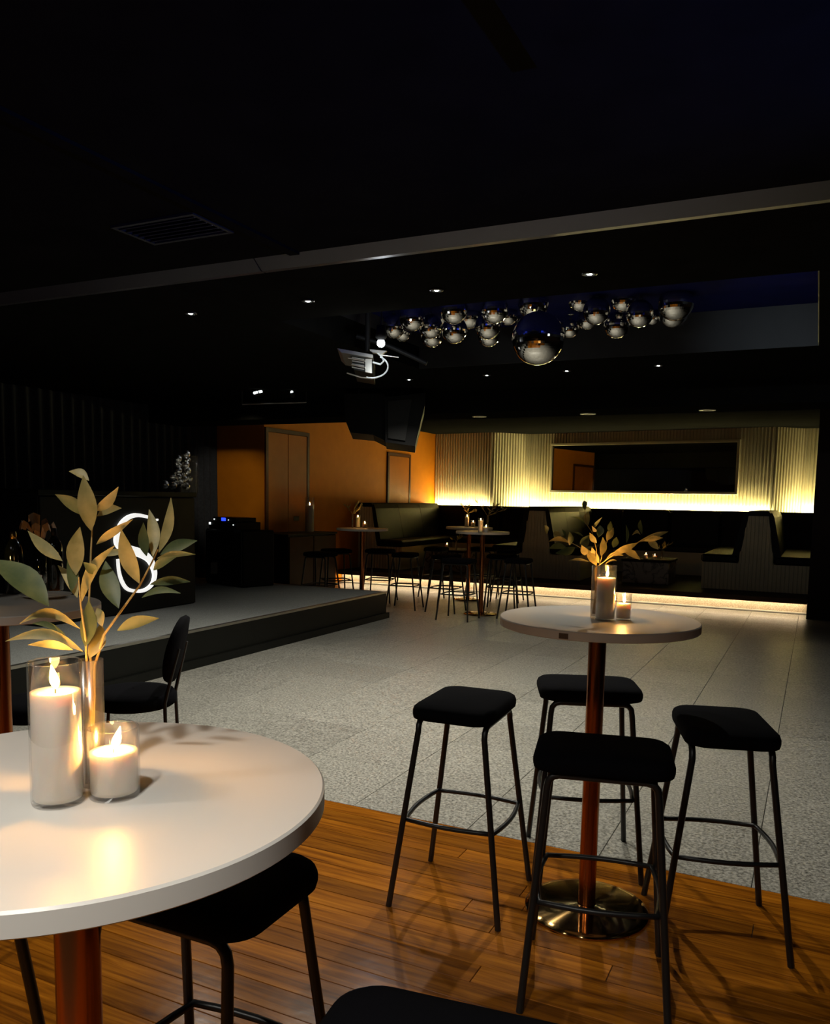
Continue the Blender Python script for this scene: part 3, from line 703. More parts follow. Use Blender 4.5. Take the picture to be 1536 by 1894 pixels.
# round-backed chairs by the stage
def chair(x, y, rz, label):
    t = thing('side_chair', label, 'chair', (x, y, 0), rz, 'round-backed chairs by the stage')
    mb = MB(); n = 28; lv = [(0.9, 0.41), (1.0, 0.425), (1.0, 0.465), (0.93, 0.485), (0.6, 0.495), (0.02, 0.497)]; vs = []; fs = []
    for s, z in lv: vs += [(0.215*s*math.cos(2*PI*k/n), 0.21*s*math.sin(2*PI*k/n), z) for k in range(n)]
    for i in range(len(lv)-1):
        for k in range(n): fs.append((i*n+k, i*n+(k+1)%n, (i+1)*n+(k+1)%n, (i+1)*n+k))
    mb.add(vs, fs, True).add(vs[:n], [tuple(range(n))[::-1]]).build('seat', 'fabric', t)
    mb = MB(); vs = []; fs = []; lv = [(0.02, -0.026), (0.6, -0.026), (0.94, -0.02), (1.0, 0.0), (0.94, 0.02), (0.6, 0.026), (0.02, 0.026)]
    for s, dd in lv:
        for k in range(n):
            a = 2*PI*k/n; yy = 0.19*s*math.cos(a); zz = 0.175*s*math.sin(a)
            vs.append((0.225+dd+zz*0.22-0.10*yy*yy/0.05*0.2, yy, 0.70+zz))
    for i in range(len(lv)-1):
        for k in range(n): fs.append((i*n+k, (i+1)*n+k, (i+1)*n+(k+1)%n, i*n+(k+1)%n))
    mb.add(vs, fs, True).build('backrest', 'fabric', t)
    for sy in (-1, 1):
        MB().tube([(0.23, sy*0.17, 0.0), (0.19, sy*0.15, 0.25), (0.185, sy*0.14, 0.45), (0.215, sy*0.13, 0.58), (0.25, sy*0.11, 0.72)], 0.0095, 7).build('back_leg', 'steel', t)
        MB().tube([(-0.19, sy*0.17, 0.0), (-0.16, sy*0.145, 0.42)], 0.0095, 7).build('front_leg', 'steel', t)
    return t
chair(-3.10, 3.10, YAW+0.10, 'black round-backed chair in front of the stage edge')
c2 = on_z(70, 1300, 0.47)
chair(c2.x, c2.y, YAW-2.6, 'black round-backed chair behind the left table by the stage')

# ------------------------------------------------------------------ candles
def candle(x, y, z, r, h, wax_h, label, watts=0.5, flame_tilt=0.0, n=32, far=False, grp=None, fs=1.0):
    t = thing('glass_candle', label, 'candle', (x, y, z), 0, grp)
    MB().lathe([(0.001, 0.0), (r*0.96, 0.0), (r, 0.004), (r, h-0.002), (r-0.0008, h), (r-0.0022, h-0.002), (r-0.0022, 0.006), (0.001, 0.006)], n).build('glass', 'glass', t)
    wx = MB().lathe([(0.001, 0.0065), (r-0.004, 0.0065), (r-0.003, 0.012), (r-0.003, wax_h), (r*0.55, wax_h-0.002), (0.001, wax_h-0.003)], n).build('wax', 'wax', t)
    MB().tube([(0,0,wax_h-0.004), (0.0005,0,wax_h+0.004), (0.002,0,wax_h+0.008)], 0.0009, 5).build('wick', 'wick', wx)
    H = 0.026*fs; prof = [(0.0005, 0.0), (0.0035, 0.003), (0.0052, 0.008), (0.0048, 0.013), (0.0028, 0.020), (0.0004, 0.027)]
    mb = MB(); prof2 = [(a*fs, b*fs) for a, b in prof]; mb.lathe(prof2, 12)
    mb.v = [(vx+flame_tilt*vz+0.0015, vy, vz+wax_h+0.003) for vx, vy, vz in mb.v]
    mb.build('flame', 'flamehot' if far else 'flame', t)
    l = bpy.data.lights.new('flame_glow', 'POINT'); l.energy = watts; l.color = (1.0, 0.47, 0.11); l.shadow_soft_size = 0.007
    o = part('flame_glow', l, t, (0, 0, wax_h+0.014*fs))
    return t
def bud_vase(x, y, z, h, r, label, n=20):
    t = MB().lathe([(0.001, 0.0), (r*0.95, 0.0), (r, 0.004), (r, h), (r-0.002, h), (r-0.002, 0.006), (0.001, 0.006)], n).build('bud_vase', 'vaseglass', None, (x, y, z))
    return tag(t, label, 'vase', 'slim bud vases on the tables')
def pxat(px, py, z): p = on_z(px, py, z); return p.x, p.y
ZT = TH+0.0005
GC = 'glass candles on the tables'
x, y = -0.8845, 0.7475; candle(x, y, ZT, 0.0338, 0.190, 0.150, 'tall glass candle on the near white table', 2.2, -0.25, 48, grp=GC, fs=1.15)
x, y = -0.8385, 0.8005; candle(x, y, ZT, 0.0338, 0.096, 0.062, 'short glass candle beside the tall one on the near table', 1.8, 0.35, 48, grp=GC, fs=1.2)
V4 = (-0.893, 0.815); bud_vase(*V4, ZT, 0.180, 0.0165, 'slim bud vase behind the tall candle on the near table')
x, y = -0.644, 2.849; candle(x, y, ZT, 0.0345, 0.190, 0.148, 'tall glass candle on the bronze-pole table in front', 2.2, 0.1, 40, grp=GC)
x, y = -0.589, 2.888; candle(x, y, ZT, 0.0270, 0.093, 0.058, 'short glass candle on the bronze-pole table in front', 1.8, 0.0, 40, grp=GC)
V1 = (-0.690, 2.885); bud_vase(*V1, ZT, 0.185, 0.0150, 'slim bud vase behind the tall candle on the bronze-pole table')
p = pxat(662, 976, TH); candle(*p, ZT, 0.034, 0.17, 0.14, 'tall glass candle on the table beyond the stage', 0.9, 0, 16, True, GC)
p = pxat(675, 977, TH); candle(*p, ZT, 0.030, 0.095, 0.06, 'short glass candle on the table beyond the stage', 0.7, 0, 16, True, GC)
V3 = pxat(652, 976, TH); bud_vase(*V3, ZT, 0.18, 0.013, 'slim bud vase on the table beyond the stage', 12)
p = pxat(889, 985, TH); candle(*p, ZT, 0.034, 0.18, 0.15, 'tall glass candle on the nearer paired far table', 0.9, 0, 16, True, GC)
p = pxat(899, 986, TH); candle(*p, ZT, 0.034, 0.095, 0.07, 'short glass candle on the nearer paired far table', 0.7, 0, 16, True, GC)
V2 = (pxat(893, 983, TH)); V2 = (V2[0]+0.02, V2[1]+0.12); bud_vase(*V2, ZT, 0.20, 0.013, 'slim bud vase on the nearer paired far table', 12)
p = (T2b[0]-0.02, T2b[1]-0.05); candle(*p, ZT, 0.034, 0.19, 0.15, 'tall glass candle on the farthest back table', 0.9, 0, 16, True, GC)
p = (T2b[0]+0.07, T2b[1]-0.03); candle(*p, ZT, 0.034, 0.10, 0.07, 'short glass candle on the farthest back table', 0.7, 0, 16, True, GC)
V2b = (T2b[0]-0.05, T2b[1]+0.05); bud_vase(*V2b, ZT, 0.2, 0.013, 'slim bud vase on the farthest back table', 12)

# ------------------------------------------------------------------ olive sprays
def leaf_mesh(base, tip, width, normal, bend, curl):
    base = Vector(base); tip = Vector(tip); ax = tip-base; L = ax.length; ax.normalize()
    side = ax.cross(normal).normalized(); nn = side.cross(ax).normalized(); mb = MB(); vs = []; fs = []; N = 9
    for i in range(N+1):
        u = i/N; w_ = width*0.5*(math.sin(PI*min(u**0.9, 1.0))**1.05 if 0 < u < 1 else 0.0)+0.0003
        c = base+ax*(L*u)+side*(bend*L*math.sin(PI*u))+nn*(curl*L*math.sin(PI*u*0.9))
        vs += [c-side*w_+nn*(w_*0.28), c, c+side*w_+nn*(w_*0.28)]
    for i in range(N):
        a = i*3; fs += [(a, a+3, a+4, a+1), (a+1, a+4, a+5, a+2)]
    return mb.add(vs, fs, True)
def spray_px(label, vase, vtop, crop, scale, dep, stems, leaves, swidth):
    t = thing('olive_spray', label, 'plant', (vase[0], vase[1], ZT+0.012))
    RR = random.Random(len(leaves))
    conv = lambda q, dd=0.0: at_depth(crop[0]+q[0]/scale, crop[1]+q[1]/scale, dep+dd)
    for i, s_ in enumerate(stems):
        top = Vector((vase[0]+(i-1)*0.004, vase[1]+0.003*(i-1), vtop-0.01)); pp = [Vector((vase[0]-(i-1)*0.003, vase[1], ZT+0.013)), top]
        off = (i-1)*0.018
        pp += [conv(q, off*min(1, (k+1)/3)) for k, q in enumerate(s_[1:])]
        # smooth
        fine = []
        for k in range(len(pp)-1):
            for u in (0, 0.5): fine.append(pp[k].lerp(pp[k+1], u))
        fine.append(pp[-1]); L = len(fine)
        wbuild(MB().tube(fine, [swidth*(1-0.6*k/L) for k in range(L)], 6), 'stem', 'stem', t)
    for (b, tp, wd, dark, bend) in leaves:
        if tp[0] < b[0] and abs(tp[0]-b[0]) > abs(tp[1]-b[1]): bend = -bend
        d0 = RR.uniform(-0.015, 0.015); d1 = d0+RR.uniform(-0.05, 0.05)*dep/1.2*0.6
        B = conv(b, d0); T = conv(tp, d1); W = wd/scale/FPX*dep
        nrm = (EYE-B).normalized()+Vector((RR.uniform(-.5,.5), RR.uniform(-.5,.5), RR.uniform(-.35,.35)))
        wbuild(leaf_mesh(B, T, W*1.32, nrm.normalized(), bend, RR.uniform(-0.05, 0.08)), 'leaf', 'leafd' if dark else 'leaf', t)
    return t
dep4 = (Vector((V4[0], V4[1], 1.4))-EYE).dot(FWD)
N_L = [((615,590),(560,215),92,0,-.03),((600,250),(466,190),46,0,-.12),((635,455),(800,290),50,0,.06),((655,490),(820,437),48,0,-.14),((570,485),(370,345),72,1,-.10),
 ((650,680),(895,508),46,0,-.06),((512,890),(540,563),88,0,-.06),((420,792),(188,588),62,0,.04),((522,1040),(388,820),56,0,.08),((548,1070),(775,688),52,0,-.10),
 ((330,1100),(-60,790),150,1,-.02),((540,1250),(130,1217),50,0,-.22),((562,1405),(38,1335),58,0,-.16),((492,1392),(188,1355),44,0,-.12),((600,1450),(682,1215),78,0,.06),
 ((940,945),(815,578),84,0,-.05),((1030,765),(1005,445),62,0,.05),((1070,735),(1152,365),52,0,.06),((1080,750),(1330,655),58,1,-.06),((1060,775),(1320,748),34,1,-.08),
 ((1010,950),(1282,932),46,1,-.08),((955,1040),(1222,1012),36,1,-.1),((790,1262),(1072,1180),60,1,-.06),((800,1112),(712,795),92,1,-.05),((988,760),(968,535),54,1,-.05),
 ((690,1235),(655,1110),50,0,.08),((575,1370),(598,1055),78,1,.03),((1035,855),(1190,765),42,1,-.08),((440,1290),(220,1215),30,1,-.1),((700,760),(860,740),34,0,-.1),((480,1000),(470,720),60,1,.05),((640,880),(560,800),50,1,.08)]
N_S = [[(600,1440),(575,1300),(545,1090),(530,900)],[(590,1440),(600,1100),(612,760),(622,560)],[(620,1440),(700,1290),(830,1110),(940,960),(1030,790),(1065,715)]]
spray_px('olive leaf spray lit amber by candles on the near table', V4, ZT+0.18, (0, 820), 3.6425, dep4, N_S, N_L, 0.0022)
dep1 = (Vector((V1[0], V1[1], 1.35))-EYE).dot(FWD)
R_L = [((692,702),(598,545),62,0,-.04),((716,682),(648,538),46,0,-.06),((730,615),(748,448),52,0,.08),((780,480),(842,363),48,0,-.02),((588,612),(558,518),48,0,.08),((692,502),(628,408),36,0,-.06),
 ((632,668),(440,662),16,0,-.1),((770,652),(932,612),26,0,-.2),((762,690),(872,660),15,0,-.1),((838,592),(1062,498),46,0,.02),((928,560),(1082,652),46,0,-.04),((1058,492),(1325,398),42,0,-.05),((1108,482),(1282,455),38,0,-.06),
 ((1148,492),(1242,560),44,0,-.06),((955,502),(950,338),26,1,.04),((1095,422),(1080,298),30,1,-.1),((1005,432),(1078,428),22,0,-.2),((452,502),(258,492),32,0,-.14),((375,442),(312,398),38,0,.05),((500,540),(325,592),62,1,.1),
 ((430,545),(268,552),44,1,-.1),((418,442),(383,378),16,1,.05),((612,352),(618,220),42,0,-.1),((590,212),(580,128),36,1,.05),((592,332),(465,268),15,1,-.1),((662,402),(648,350),32,0,.1),((665,372),(742,268),22,1,-.08),((708,452),(722,343),52,1,.05),
 ((572,442),(488,405),14,1,-.1),((838,542),(868,448),44,1,.05),((800,402),(818,308),34,1,.05),((545,512),(625,430),60,1,.12),((452,522),(450,398),40,1,.05),((250,420),(225,340),36,1,.05)]
R_S = [[(720,700),(840,602),(1000,520),(1110,472),(1200,430)],[(715,690),(690,560),(650,400),(600,330),(585,190)],[(700,690),(610,580),(520,525),(440,485)],[(722,690),(742,600),(790,470)]]
spray_px('olive leaf spray on the bronze-pole table in front', V1, ZT+0.185, (960, 900), 4.8, dep1, R_S, R_L, 0.0022)
def spray_rand(label, vase, ztop, seed, reach, lean):
    RR = random.Random(seed); t = thing('olive_spray', label, 'plant', (vase[0], vase[1], ztop-0.15)); sm = MB(); lf = MB()
    for s_ in range(4):
        a = lean+RR.uniform(-1.0, 1.0)+(PI if s_ == 3 else 0); el = RR.uniform(0.35, 1.2); L = reach*RR.uniform(0.7, 1.1)
        d = Vector((math.cos(a)*math.cos(el), math.sin(a)*math.cos(el), math.sin(el))); b = Vector((vase[0], vase[1], ztop-0.005))
        pp = [Vector((vase[0], vase[1], ztop-0.14)), b]+[b+d*(L*u)+Vector((0, 0, -0.05*u*u)) for u in (0.3, 0.65, 1.0)]
        sm.tube(pp, 0.0022, 5)
        for k in range(8):
            u = 0.12+0.88*k/7; B = b+d*(L*u)+Vector((0,0,-0.05*u*u)); td = (d+Vector((RR.uniform(-.9,.9), RR.uniform(-.9,.9), RR.uniform(-.5,.7)))).normalized()
            q = leaf_mesh(B, B+td*RR.uniform(0.05, 0.085), 0.016, Vector((RR.uniform(-1,1), RR.uniform(-1,1), 0.6)).normalized(), 0.03, 0.04); lf.add(q.v, q.f, True)
    wbuild(sm, 'stem', 'stem', t); tag(wbuild(lf, 'foliage', 'leaf', t), kind='stuff')
spray_rand('small olive spray on the table beyond the stage', V3, ZT+0.18, 3, 0.20, 0.5)
spray_rand('small olive spray on the nearer paired far table', V2, ZT+0.20, 5, 0.25, 0.6)
spray_rand('small olive spray on the farthest back table', V2b, ZT+0.20, 8, 0.24, 2.3)

# ------------------------------------------------------------------ booth tables with candles
for (cx, cz, lab, sd) in ((-2.38, 0.60, 'veined marble booth table under the olive spray', 11), (-5.86, 0.60, 'veined marble booth table behind the paired far tables', 12)):
    t = thing('booth_table', lab, 'table', (cx, 13.55, PLZ))
    wbuild(MB().bbox((cx-0.36, 13.2, PLZ), (cx+0.36, 13.9, cz-0.04), 0.008), 'body', 'marble', t)
    wbuild(MB().bbox((cx-0.38, 13.18, cz-0.04), (cx+0.38, 13.92, cz), 0.008), 'top', 'brown', t)
    where = 'marble table under the front olive spray' if cx > -4 else 'marble table behind the paired far tables'
    if cx > -4:
        candle(cx-0.02, 13.30, cz+0.0005, 0.034, 0.10, 0.07, 'left of two short glass candles on the '+where, 0.8, 0, 14, True, GC); candle(cx+0.12, 13.28, cz+0.0005, 0.034, 0.09, 0.055, 'right of two short glass candles on the '+where, 0.8, 0, 14, True, GC)
        v = (cx+0.2, 13.45)
    else:
        candle(cx+0.02, 13.30, cz+0.0005, 0.038, 0.12, 0.09, 'short glass candle on the '+where, 0.8, 0, 14, True, GC); v = (cx+0.2, 13.3)
    bud_vase(*v, cz+0.0005, 0.16, 0.013, 'slim bud vase on the '+where, 12); spray_rand('small olive spray on the '+where, v, cz+0.16, sd, 0.16, 0.3)

# ------------------------------------------------------------------ stage furniture
SZT = STG[2]+0.003
dj = thing('dj_booth', 'black boxy DJ booth with white emblem on the stage', 'booth', (-6.2, 6.0, SZT))
DX, DY0, DY1, DZ = -5.93, 4.9, 6.86, 1.51
wbuild(MB().bbox((-6.75, DY0, SZT), (DX-0.02, DY1-0.01, DZ-0.05), 0.004), 'body', 'black', dj)
wbuild(MB().bbox((DX-0.02, DY0+0.01, SZT+0.01), (DX, DY1-0.015, DZ-0.06), 0.004), 'front_panel', 'blackface', dj)
wbuild(MB().bbox((-6.80, DY0-0.02, DZ-0.05), (DX+0.02, DY1, DZ), 0.004), 'top', 'blackface', dj)
# emblem: a ribbon-like letter S with closed loops, read off the front panel, weakly emissive
def em(px, py): p = on_plane(px, py, (DX+0.012, 0, 0), (1, 0, 0)); return (p.y, p.z)
outer = [(292,961,3),(286,962,4),(272,956,5),(252,953,7),(236,958,8),(224,970,9),(217,988,10),(217,1003,13),(226,1012,15),(244,1018,16),(262,1024,16),(276,1034,14),(284,1050,12),(286,1066,9),(280,1082,7),(266,1092,6),(248,1093,6),(234,1088,6),(225,1074,6),(220,1056,5),(218,1034,4)]
def cr_(p0, p1, p2, p3, u): return tuple(0.5*(2*b+(c-a)*u+(2*a-5*b+4*c-d)*u*u+(3*b-a-3*c+d)*u**3) for a, b, c, d in zip(p0, p1, p2, p3))
K_ = len(outer); outer = [cr_(outer[max(i-1, 0)], outer[i], outer[i+1], outer[min(i+2, K_-1)], u/5) for i in range(K_-1) for u in range(5)]+[outer[-1]]
mb = MB(); vs = []; fs = []
P2 = [Vector(em(x, y)) for x, y, _ in outer]; sc_ = (Vector(em(250, 1000))-Vector(em(250, 1001))).length
for i, (x, y, wd) in enumerate(outer):
    a = P2[max(i-1, 0)]; b = P2[min(i+1, len(P2)-1)]; tn = (b-a).normalized(); nn = Vector((-tn.y, tn.x)); h = wd*0.5*sc_
    for s_ in (-1, 1):
        q = P2[i]+nn*(h*s_); vs += [(DX+0.0005, q.x, q.y), (DX+0.022, q.x, q.y)]
for i in range(len(outer)-1):
    a = i*4; b = a+4; fs += [(a+1, b+1, b+3, a+3), (a, a+1, a+3, a+2) if i == 0 else (a+1, b+1, b, a), (a+2, b+2, b+3, a+3), (a+1, a, b, b+1)]
em_ = wbuild(mb.add(vs, fs), 'emblem', 'sign', dj); em_['label'] = 'white looping letter S emblem'

# stack of tiny mirror balls in a clear stepped case
tw = thing('mirror_ball_tower', 'clear stepped case of tiny mirror balls on the DJ booth', 'ornament', (-6.1, 6.6, DZ+0.0005))
bm_ = MB().sphere((0,0,0), 1.0, 16, 9).mesh('mirror_ball', 'silver')
for (cx, cy, r) in ((980,310,115),(745,440,110),(700,560,85),(960,600,115),(1050,460,65),(750,770,110),(1015,780,110),(590,930,115),(780,950,80),(900,880,75),(1070,1000,95),(370,1170,118),(620,1190,105),(810,1130,110),(985,1220,105),(680,1060,80),(560,1250,70),(950,1010,80),(790,620,70),(1000,660,70)):
    px = 280+cx/15.36; py = 820+cy/15.36; pp = on_plane(px, py, (-6.12+R.uniform(-.03,.03), 0, 0), (1,0,0)); rad = r/15.36/FPX*9.3
    pp.z = max(pp.z, DZ+rad+0.004)
    b_ = part('mirror_ball', bm_, tw, pp-tw.location); b_.scale = (rad,)*3
def em2(px, py): p = on_plane(px, py, (-6.12, 0, 0), (1, 0, 0)); return p.y, p.z
ya, _ = em2(298, 900); yb, _ = em2(354, 900); ym, zt_ = em2(320, 841); _, zm = em2(305, 886)
wbuild(MB().box((-6.22, ya, DZ+0.001), (-6.02, yb, DZ+0.004)).box((-6.22, yb-0.003, DZ+0.004), (-6.02, yb, zt_)).box((-6.023, ym, DZ+0.004), (-6.02, yb-0.003, zt_)), 'clear_case', 'acrylic', tw)

# subwoofer with audio deck on top
sb = thing('subwoofer', 'large black subwoofer cabinet at the back corner of the stage', 'speaker', (-6.44, 8.30, SZT), -0.30)
W_, D_, H_ = 0.84, 0.50, 0.715
MB().bbox((-W_, 0.02, 0.0), (0, D_, H_), 0.012).build('cabinet', 'black', sb)
MB().bbox((-W_+0.02, 0.0, 0.02), (-0.02, 0.02, H_-0.02), 0.006).build('grille', 'grille', sb)
MB().bbox((0.0, 0.2, 0.36), (0.006, 0.34, 0.46), 0.003).build('side_handle', 'steel', sb)
MB().lathe([(0.06, 0), (0.075, 0.006), (0.06, 0.012)], 16).build('badge', 'steel', sb).location = (-0.42, -0.004, 0.30); sb.children[-1].rotation_euler = (PI/2, 0, 0)
dk = thing('audio_deck', 'black audio deck with blue display on the subwoofer', 'audio unit', (-6.44, 8.30, SZT+H_+0.0005), -0.30)
MB().bbox((-0.80, 0.04, 0), (-0.18, 0.42, 0.10), 0.006).build('lower_unit', 'blackface', dk)
MB().bbox((-0.76, 0.08, 0.10), (-0.25, 0.40, 0.155), 0.006).build('upper_unit', 'blackface', dk)
MB().box((-0.56, 0.074, 0.108), (-0.47, 0.081, 0.148)).build('display', 'bluelcd', dk)
MB().box((-0.735, 0.074, 0.118), (-0.722, 0.081, 0.130)).box((-0.41, 0.074, 0.118), (-0.402, 0.081, 0.127)).box((-0.785, 0.034, 0.055), (-0.755, 0.041, 0.085)).box((-0.245, 0.034, 0.06), (-0.235, 0.041, 0.07)).build('indicator', 'whiteled', dk)
# cabinet with the tall candle
cb = thing('side_cabinet', 'dark low cabinet against the amber wall beyond the stage', 'cabinet', (-7.22, 10.75, 0))
wbuild(MB().bbox((WX+0.035, 10.06, 0.0), (-6.97, 11.40, 0.90), 0.005), 'body', 'brown', cb)
wbuild(MB().bbox((WX+0.035, 10.04, 0.90), (-6.95, 11.42, 0.93), 0.004), 'top', 'blackface', cb)
for k in range(2): wbuild(MB().bbox((-6.97, 10.08+0.66*k, 0.06), (-6.952, 10.72+0.66*k, 0.88), 0.003), 'cabinet_door', 'doorframe', cb)
p = on_z(573, 984, 0.93); p = on_plane(573, 960, (-7.2, 0, 0), (1, 0, 0)); candle(-7.2, p.y, 0.9305, 0.072, 0.55, 0.42, 'tall thick glass pillar candle on the dark cabinet', 5.0, 0, 24, True, None, 1.6)
# socket on the wall beside it
tag(MB().bbox((WX, 10.95, 1.10), (WX+0.03, 11.10, 1.17), 0.005).build('wall_socket', 'black'), 'small black wall socket above the dark cabinet', 'socket')

# ------------------------------------------------------------------ left table setting
bz = ZT
def bottle(px, py, h, r, label, gold=False):
    x, y = pxat(px, py, TH); t = thing('bottle', label, 'bottle', (x, y, bz), 0, 'dark bottles on the left table')
    MB().lathe([(0.001, 0), (r*0.93, 0), (r, 0.006), (r, h*0.62), (r*0.93, h*0.74), (r*0.62, h*0.84), (r*0.34, h*0.90), (r*0.30, h), (0.001, h)], 28).build('body', 'darkglass', t)
    MB().lathe([(r*0.36, h*0.9), (r*0.38, h*0.93), (r*0.34, h+0.004), (0.001, h+0.005)], 20).build('cap', 'gold' if gold else 'black', t)
    return t
bottle(103, 1092, 0.255, 0.032, 'dark round-shouldered bottle on the left table, right of the two')
bottle(28, 1098, 0.245, 0.034, 'dark bottle with gold neck foil at the picture edge', True)
x, y = pxat(85, 1105, TH); tag(MB().lathe([(0.001, 0), (0.06, 0), (0.095, 0.012), (0.097, 0.014), (0.06, 0.004), (0.001, 0.004)], 40).build('plate', 'china', None, (x, y, bz)), 'white china plate on the left table', 'plate')
x2, y2 = x-0.02, y+0.05
tag(MB().lathe([(0.001, 0), (0.02, 0), (0.034, 0.03), (0.036, 0.045), (0.034, 0.045), (0.03, 0.02), (0.001, 0.006)], 24).build('small_bowl', 'china', None, (pxat(62, 1083, TH)[0], pxat(62, 1083, TH)[1], bz)), 'small white bowl between the dark bottles', 'bowl')
# wrapped paper parcels beyond, on the booth side: a bouquet in kraft paper
bx_, by_ = pxat(58, 1082, TH); by_ += 0.075; bx_ -= 0.035
t = thing('paper_bouquet', 'brown paper flower wrap standing behind the dark bottles', 'bouquet', (bx_, by_, bz))
MB().lathe([(0.001, 0), (0.026, 0), (0.028, 0.004), (0.030, 0.20), (0.028, 0.20), (0.001, 0.19)], 20).build('dark_holder', 'darkglass', t)
RB = random.Random(4)
for k in range(7):
    a0 = k*2*PI/7; w_ = 0.36; vs = []
    r0, r1, h1 = 0.024, 0.062+RB.uniform(-.012, .02), 0.285+RB.uniform(-.03, .03)
    for (rr, hh, ww) in ((r0, 0.185, 0.5), (r0+0.012, 0.23, w_), (r1, h1, w_), (r1+0.012, h1-0.03, w_*0.8)):
        for e in (-1, 0, 1):
            q = a0+e*ww; vs.append((rr*math.cos(q)*(1-0.1*e*e), rr*math.sin(q)*(1-0.1*e*e), hh+(0.012 if e == 0 else 0)))
    vs2 = [(x*0.97, y*0.97, z-0.002) for x, y, z in vs]
    fs = []
    for r_ in range(3):
        for e in range(2): b0 = r_*3+e; fs += [(b0, b0+1, b0+4, b0+3), (12+b0, 12+b0+3, 12+b0+4, 12+b0+1)]
    MB().add(vs+vs2, fs).build('paper_fold', 'paper', t)
x, y = pxat(-40, 1108, TH); candle(x, y, ZT, 0.0345, 0.17, 0.13, 'tall glass candle at the left picture edge on the left table', 1.2, 0, 24, True, GC)

# ------------------------------------------------------------------ hung gear
# loudspeakers at the stage corner
sp = thing('hanging_speaker', 'black loudspeaker pair hung from the ceiling above the stage corner', 'speaker', (-4.55, 8.45, CZ))
dpt = 9.3
def slab(pl_, d0, d1):
    A = [at_depth(x, y, d0) for x, y in pl_]; sA = 1.0
    off = FWD*(d1-d0); B = [q+off for q in A]; n = len(A)
    return MB().add(A+B, [tuple(range(n)), tuple(range(n, 2*n))[::-1]]+[(i, n+i, n+(i+1) % n, (i+1) % n) for i in range(n)])
wbuild(slab([(712, 735), (788, 726), (786, 750), (768, 825), (713, 818)], 9.05, 9.5), 'front_cabinet', 'black', sp)
wbuild(slab([(636, 728), (712, 728), (712, 815), (690, 804), (648, 800), (640, 780)], 9.15, 9.55), 'rear_cabinet', 'black', sp)
wbuild(slab([(718, 742), (762, 738), (750, 815), (718, 810)], 9.03, 9.05), 'grille', 'grille', sp)
for px in (665, 745): 
    a = at_depth(px, 735, 9.3); wbuild(MB().tube([a, (a.x, a.y, CZ)], 0.012, 6), 'hanger', 'steel', sp)
# ceiling projector with cables
pj = thing('projector', 'black ceiling projector with looping white cable by the mirror balls', 'projector', (-3.6, 6.55, CZ))
dpj = (on_z(670, 668, 2.50)-EYE).dot(FWD)
wbuild(slab([(648, 654), (690, 660), (690, 690), (655, 684)], dpj, dpj+0.35), 'body', 'blackface', pj)
wbuild(slab([(624, 644), (690, 656), (690, 662), (632, 652)], dpj-0.05, dpj+0.3), 'top_plate', 'alu', pj)
wbuild(slab([(676, 664), (688, 664), (688, 690), (676, 688)], dpj-0.02, dpj), 'connector_panel', 'alu', pj)
cl = [at_depth(688+30*math.cos(a), 678+21*math.sin(a), dpj-0.06+0.02*math.sin(3*a)) for a in [(-1.0+2.9*k/22) for k in range(23)]]
wbuild(MB().tube(cl, 0.0065, 6), 'cable', 'cablewhite', pj)
wbuild(MB().tube([at_depth(x, y, dpj-0.05) for x, y in ((686, 648), (698, 652), (707, 660), (710, 668), (704, 674), (690, 670))], 0.0075, 6), 'cable', 'cablewhite', pj)
wbuild(slab([(684, 646), (716, 649), (708, 654), (690, 652)], dpj-0.06, dpj-0.03), 'bracket_plate', 'alu', pj)
for a, b in (((700, 656), (738, 661)), ((644, 662), (676, 668)), ((650, 674), (676, 680)), ((642, 690), (668, 698)), ((668, 698), (690, 700))):
    wbuild(MB().tube([at_depth(*a, dpj-0.03), at_depth(*b, dpj-0.03)], 0.0055, 5), 'bracket_arm', 'alu', pj)
for k in range(4): wbuild(slab([(651, 660+6*k), (674, 664+6*k), (674, 666+6*k), (651, 662+6*k)], dpj-0.008, dpj), 'vent_slot', 'alu', pj)
wbuild(MB().tube([at_depth(660, 622, dpj+0.1), at_depth(720, 640, dpj+0.1), at_depth(790, 672, dpj+0.1)], 0.018, 6), 'mount_rail', 'black', pj)
a = at_depth(680, 650, dpj+0.1); wbuild(MB().tube([a, (a.x, a.y, CT-0.001 if (C0[0] < a.x < C1[0] and C0[1] < a.y < C1[1]) else CZ)], 0.02, 8), 'mount_pole', 'black', pj)
lp = on_z(705, 635, 2.56)
t = thing('work_lamp', 'small glaring white lamp above the projector', 'stage light', lp)
MB().sphere((0,0,0), 0.028, 16, 10, True).build('bulb', 'lamp', t); MB().lathe([(0.02, 0.02), (0.04, 0.04), (0.03, 0.12), (0.0005, 0.12)], 14).build('housing', 'black', t)
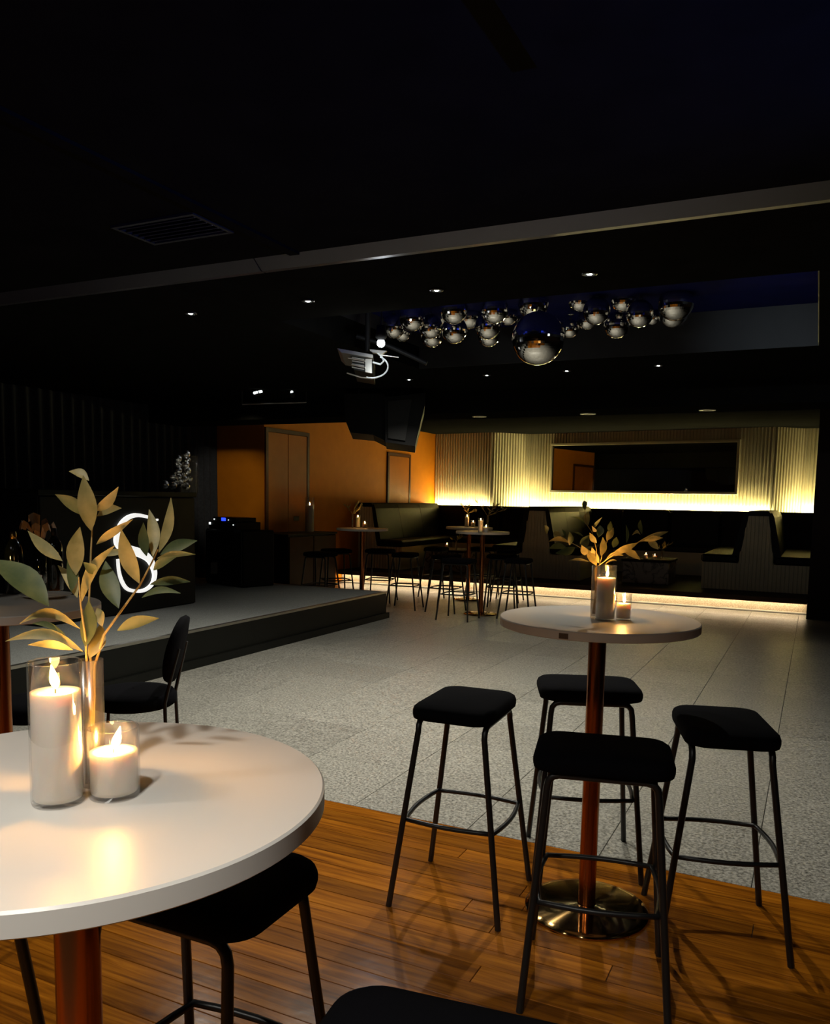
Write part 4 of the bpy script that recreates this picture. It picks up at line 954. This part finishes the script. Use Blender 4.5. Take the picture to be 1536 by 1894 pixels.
MB().tube([(0,0,0.12), (0,0,CT-lp.z-0.001 if (C0[0] < lp.x < C1[0] and C0[1] < lp.y < C1[1]) else max(CZ-lp.z, 0.121))], 0.008, 6).build('stem', 'steel', t)
l = bpy.data.lights.new('lamp_glow', 'POINT'); l.energy = 2.2; l.color = (0.9, 0.96, 1); l.shadow_soft_size = 0.04; part('lamp_glow', l, t, (0, 0, -0.06))
# stage lighting bar with two lamps
br = [at_depth(448, 748, 9.6), at_depth(508, 746, 9.55), at_depth(567, 744, 9.5)]
t = thing('lighting_bar', 'thin pale lighting bar under the stage ceiling', 'lighting bar', br[1])
wbuild(MB().tube(br, 0.009, 6), 'bar', 'alu', t)
for k in (0, 2): wbuild(MB().tube([br[k], (br[k].x, br[k].y, CZ)], 0.006, 5), 'hanger', 'steel', t)
for (x0, y0, x1, y1, lab) in ((484, 682, 470, 727, 'left of two slim stage lamps above the lighting bar'), (540, 722, 541, 731, 'right of two slim stage lamps above the lighting bar')):
    a = at_depth(x0, y0, 9.45); b = at_depth(x1, y1, 9.4); 
    if a.z > CZ-0.02: a.z = CZ-0.02
    t = thing('stage_lamp', lab, 'stage light', (a+b)/2, 0, 'slim stage lamps')
    c = (a+b)/2
    wbuild(MB().tube([a.lerp(b, 0.0), a.lerp(b, 0.38)], 0.016, 8), 'lens', 'whiteled', t)
    if x0 < 500: wbuild(MB().tube([a.lerp(b, 0.55), a.lerp(b, 1.0)], 0.014, 8), 'lens', 'whiteled', t)
    bk = FWD*0.03; wbuild(MB().tube([a+bk, b+bk], 0.03, 8), 'housing', 'black', t)
    wbuild(MB().tube([a+bk, (a.x, a.y+0.02, CZ)], 0.008, 6), 'yoke', 'steel', t)
    if x0 < 500: spot('spot_beam', c+Vector((0.02, 0.06, -0.03)), (-8.2, 10.2, 1.45), 60, (1.0, 0.88, 0.6), 30, 0.8, 0.03, t)
    else: spot('spot_beam', c+Vector((0.0, -0.05, -0.04)), (-6.12, 6.7, 1.65), 30, (0.95, 0.98, 1.0), 13, 0.6, 0.04, t)
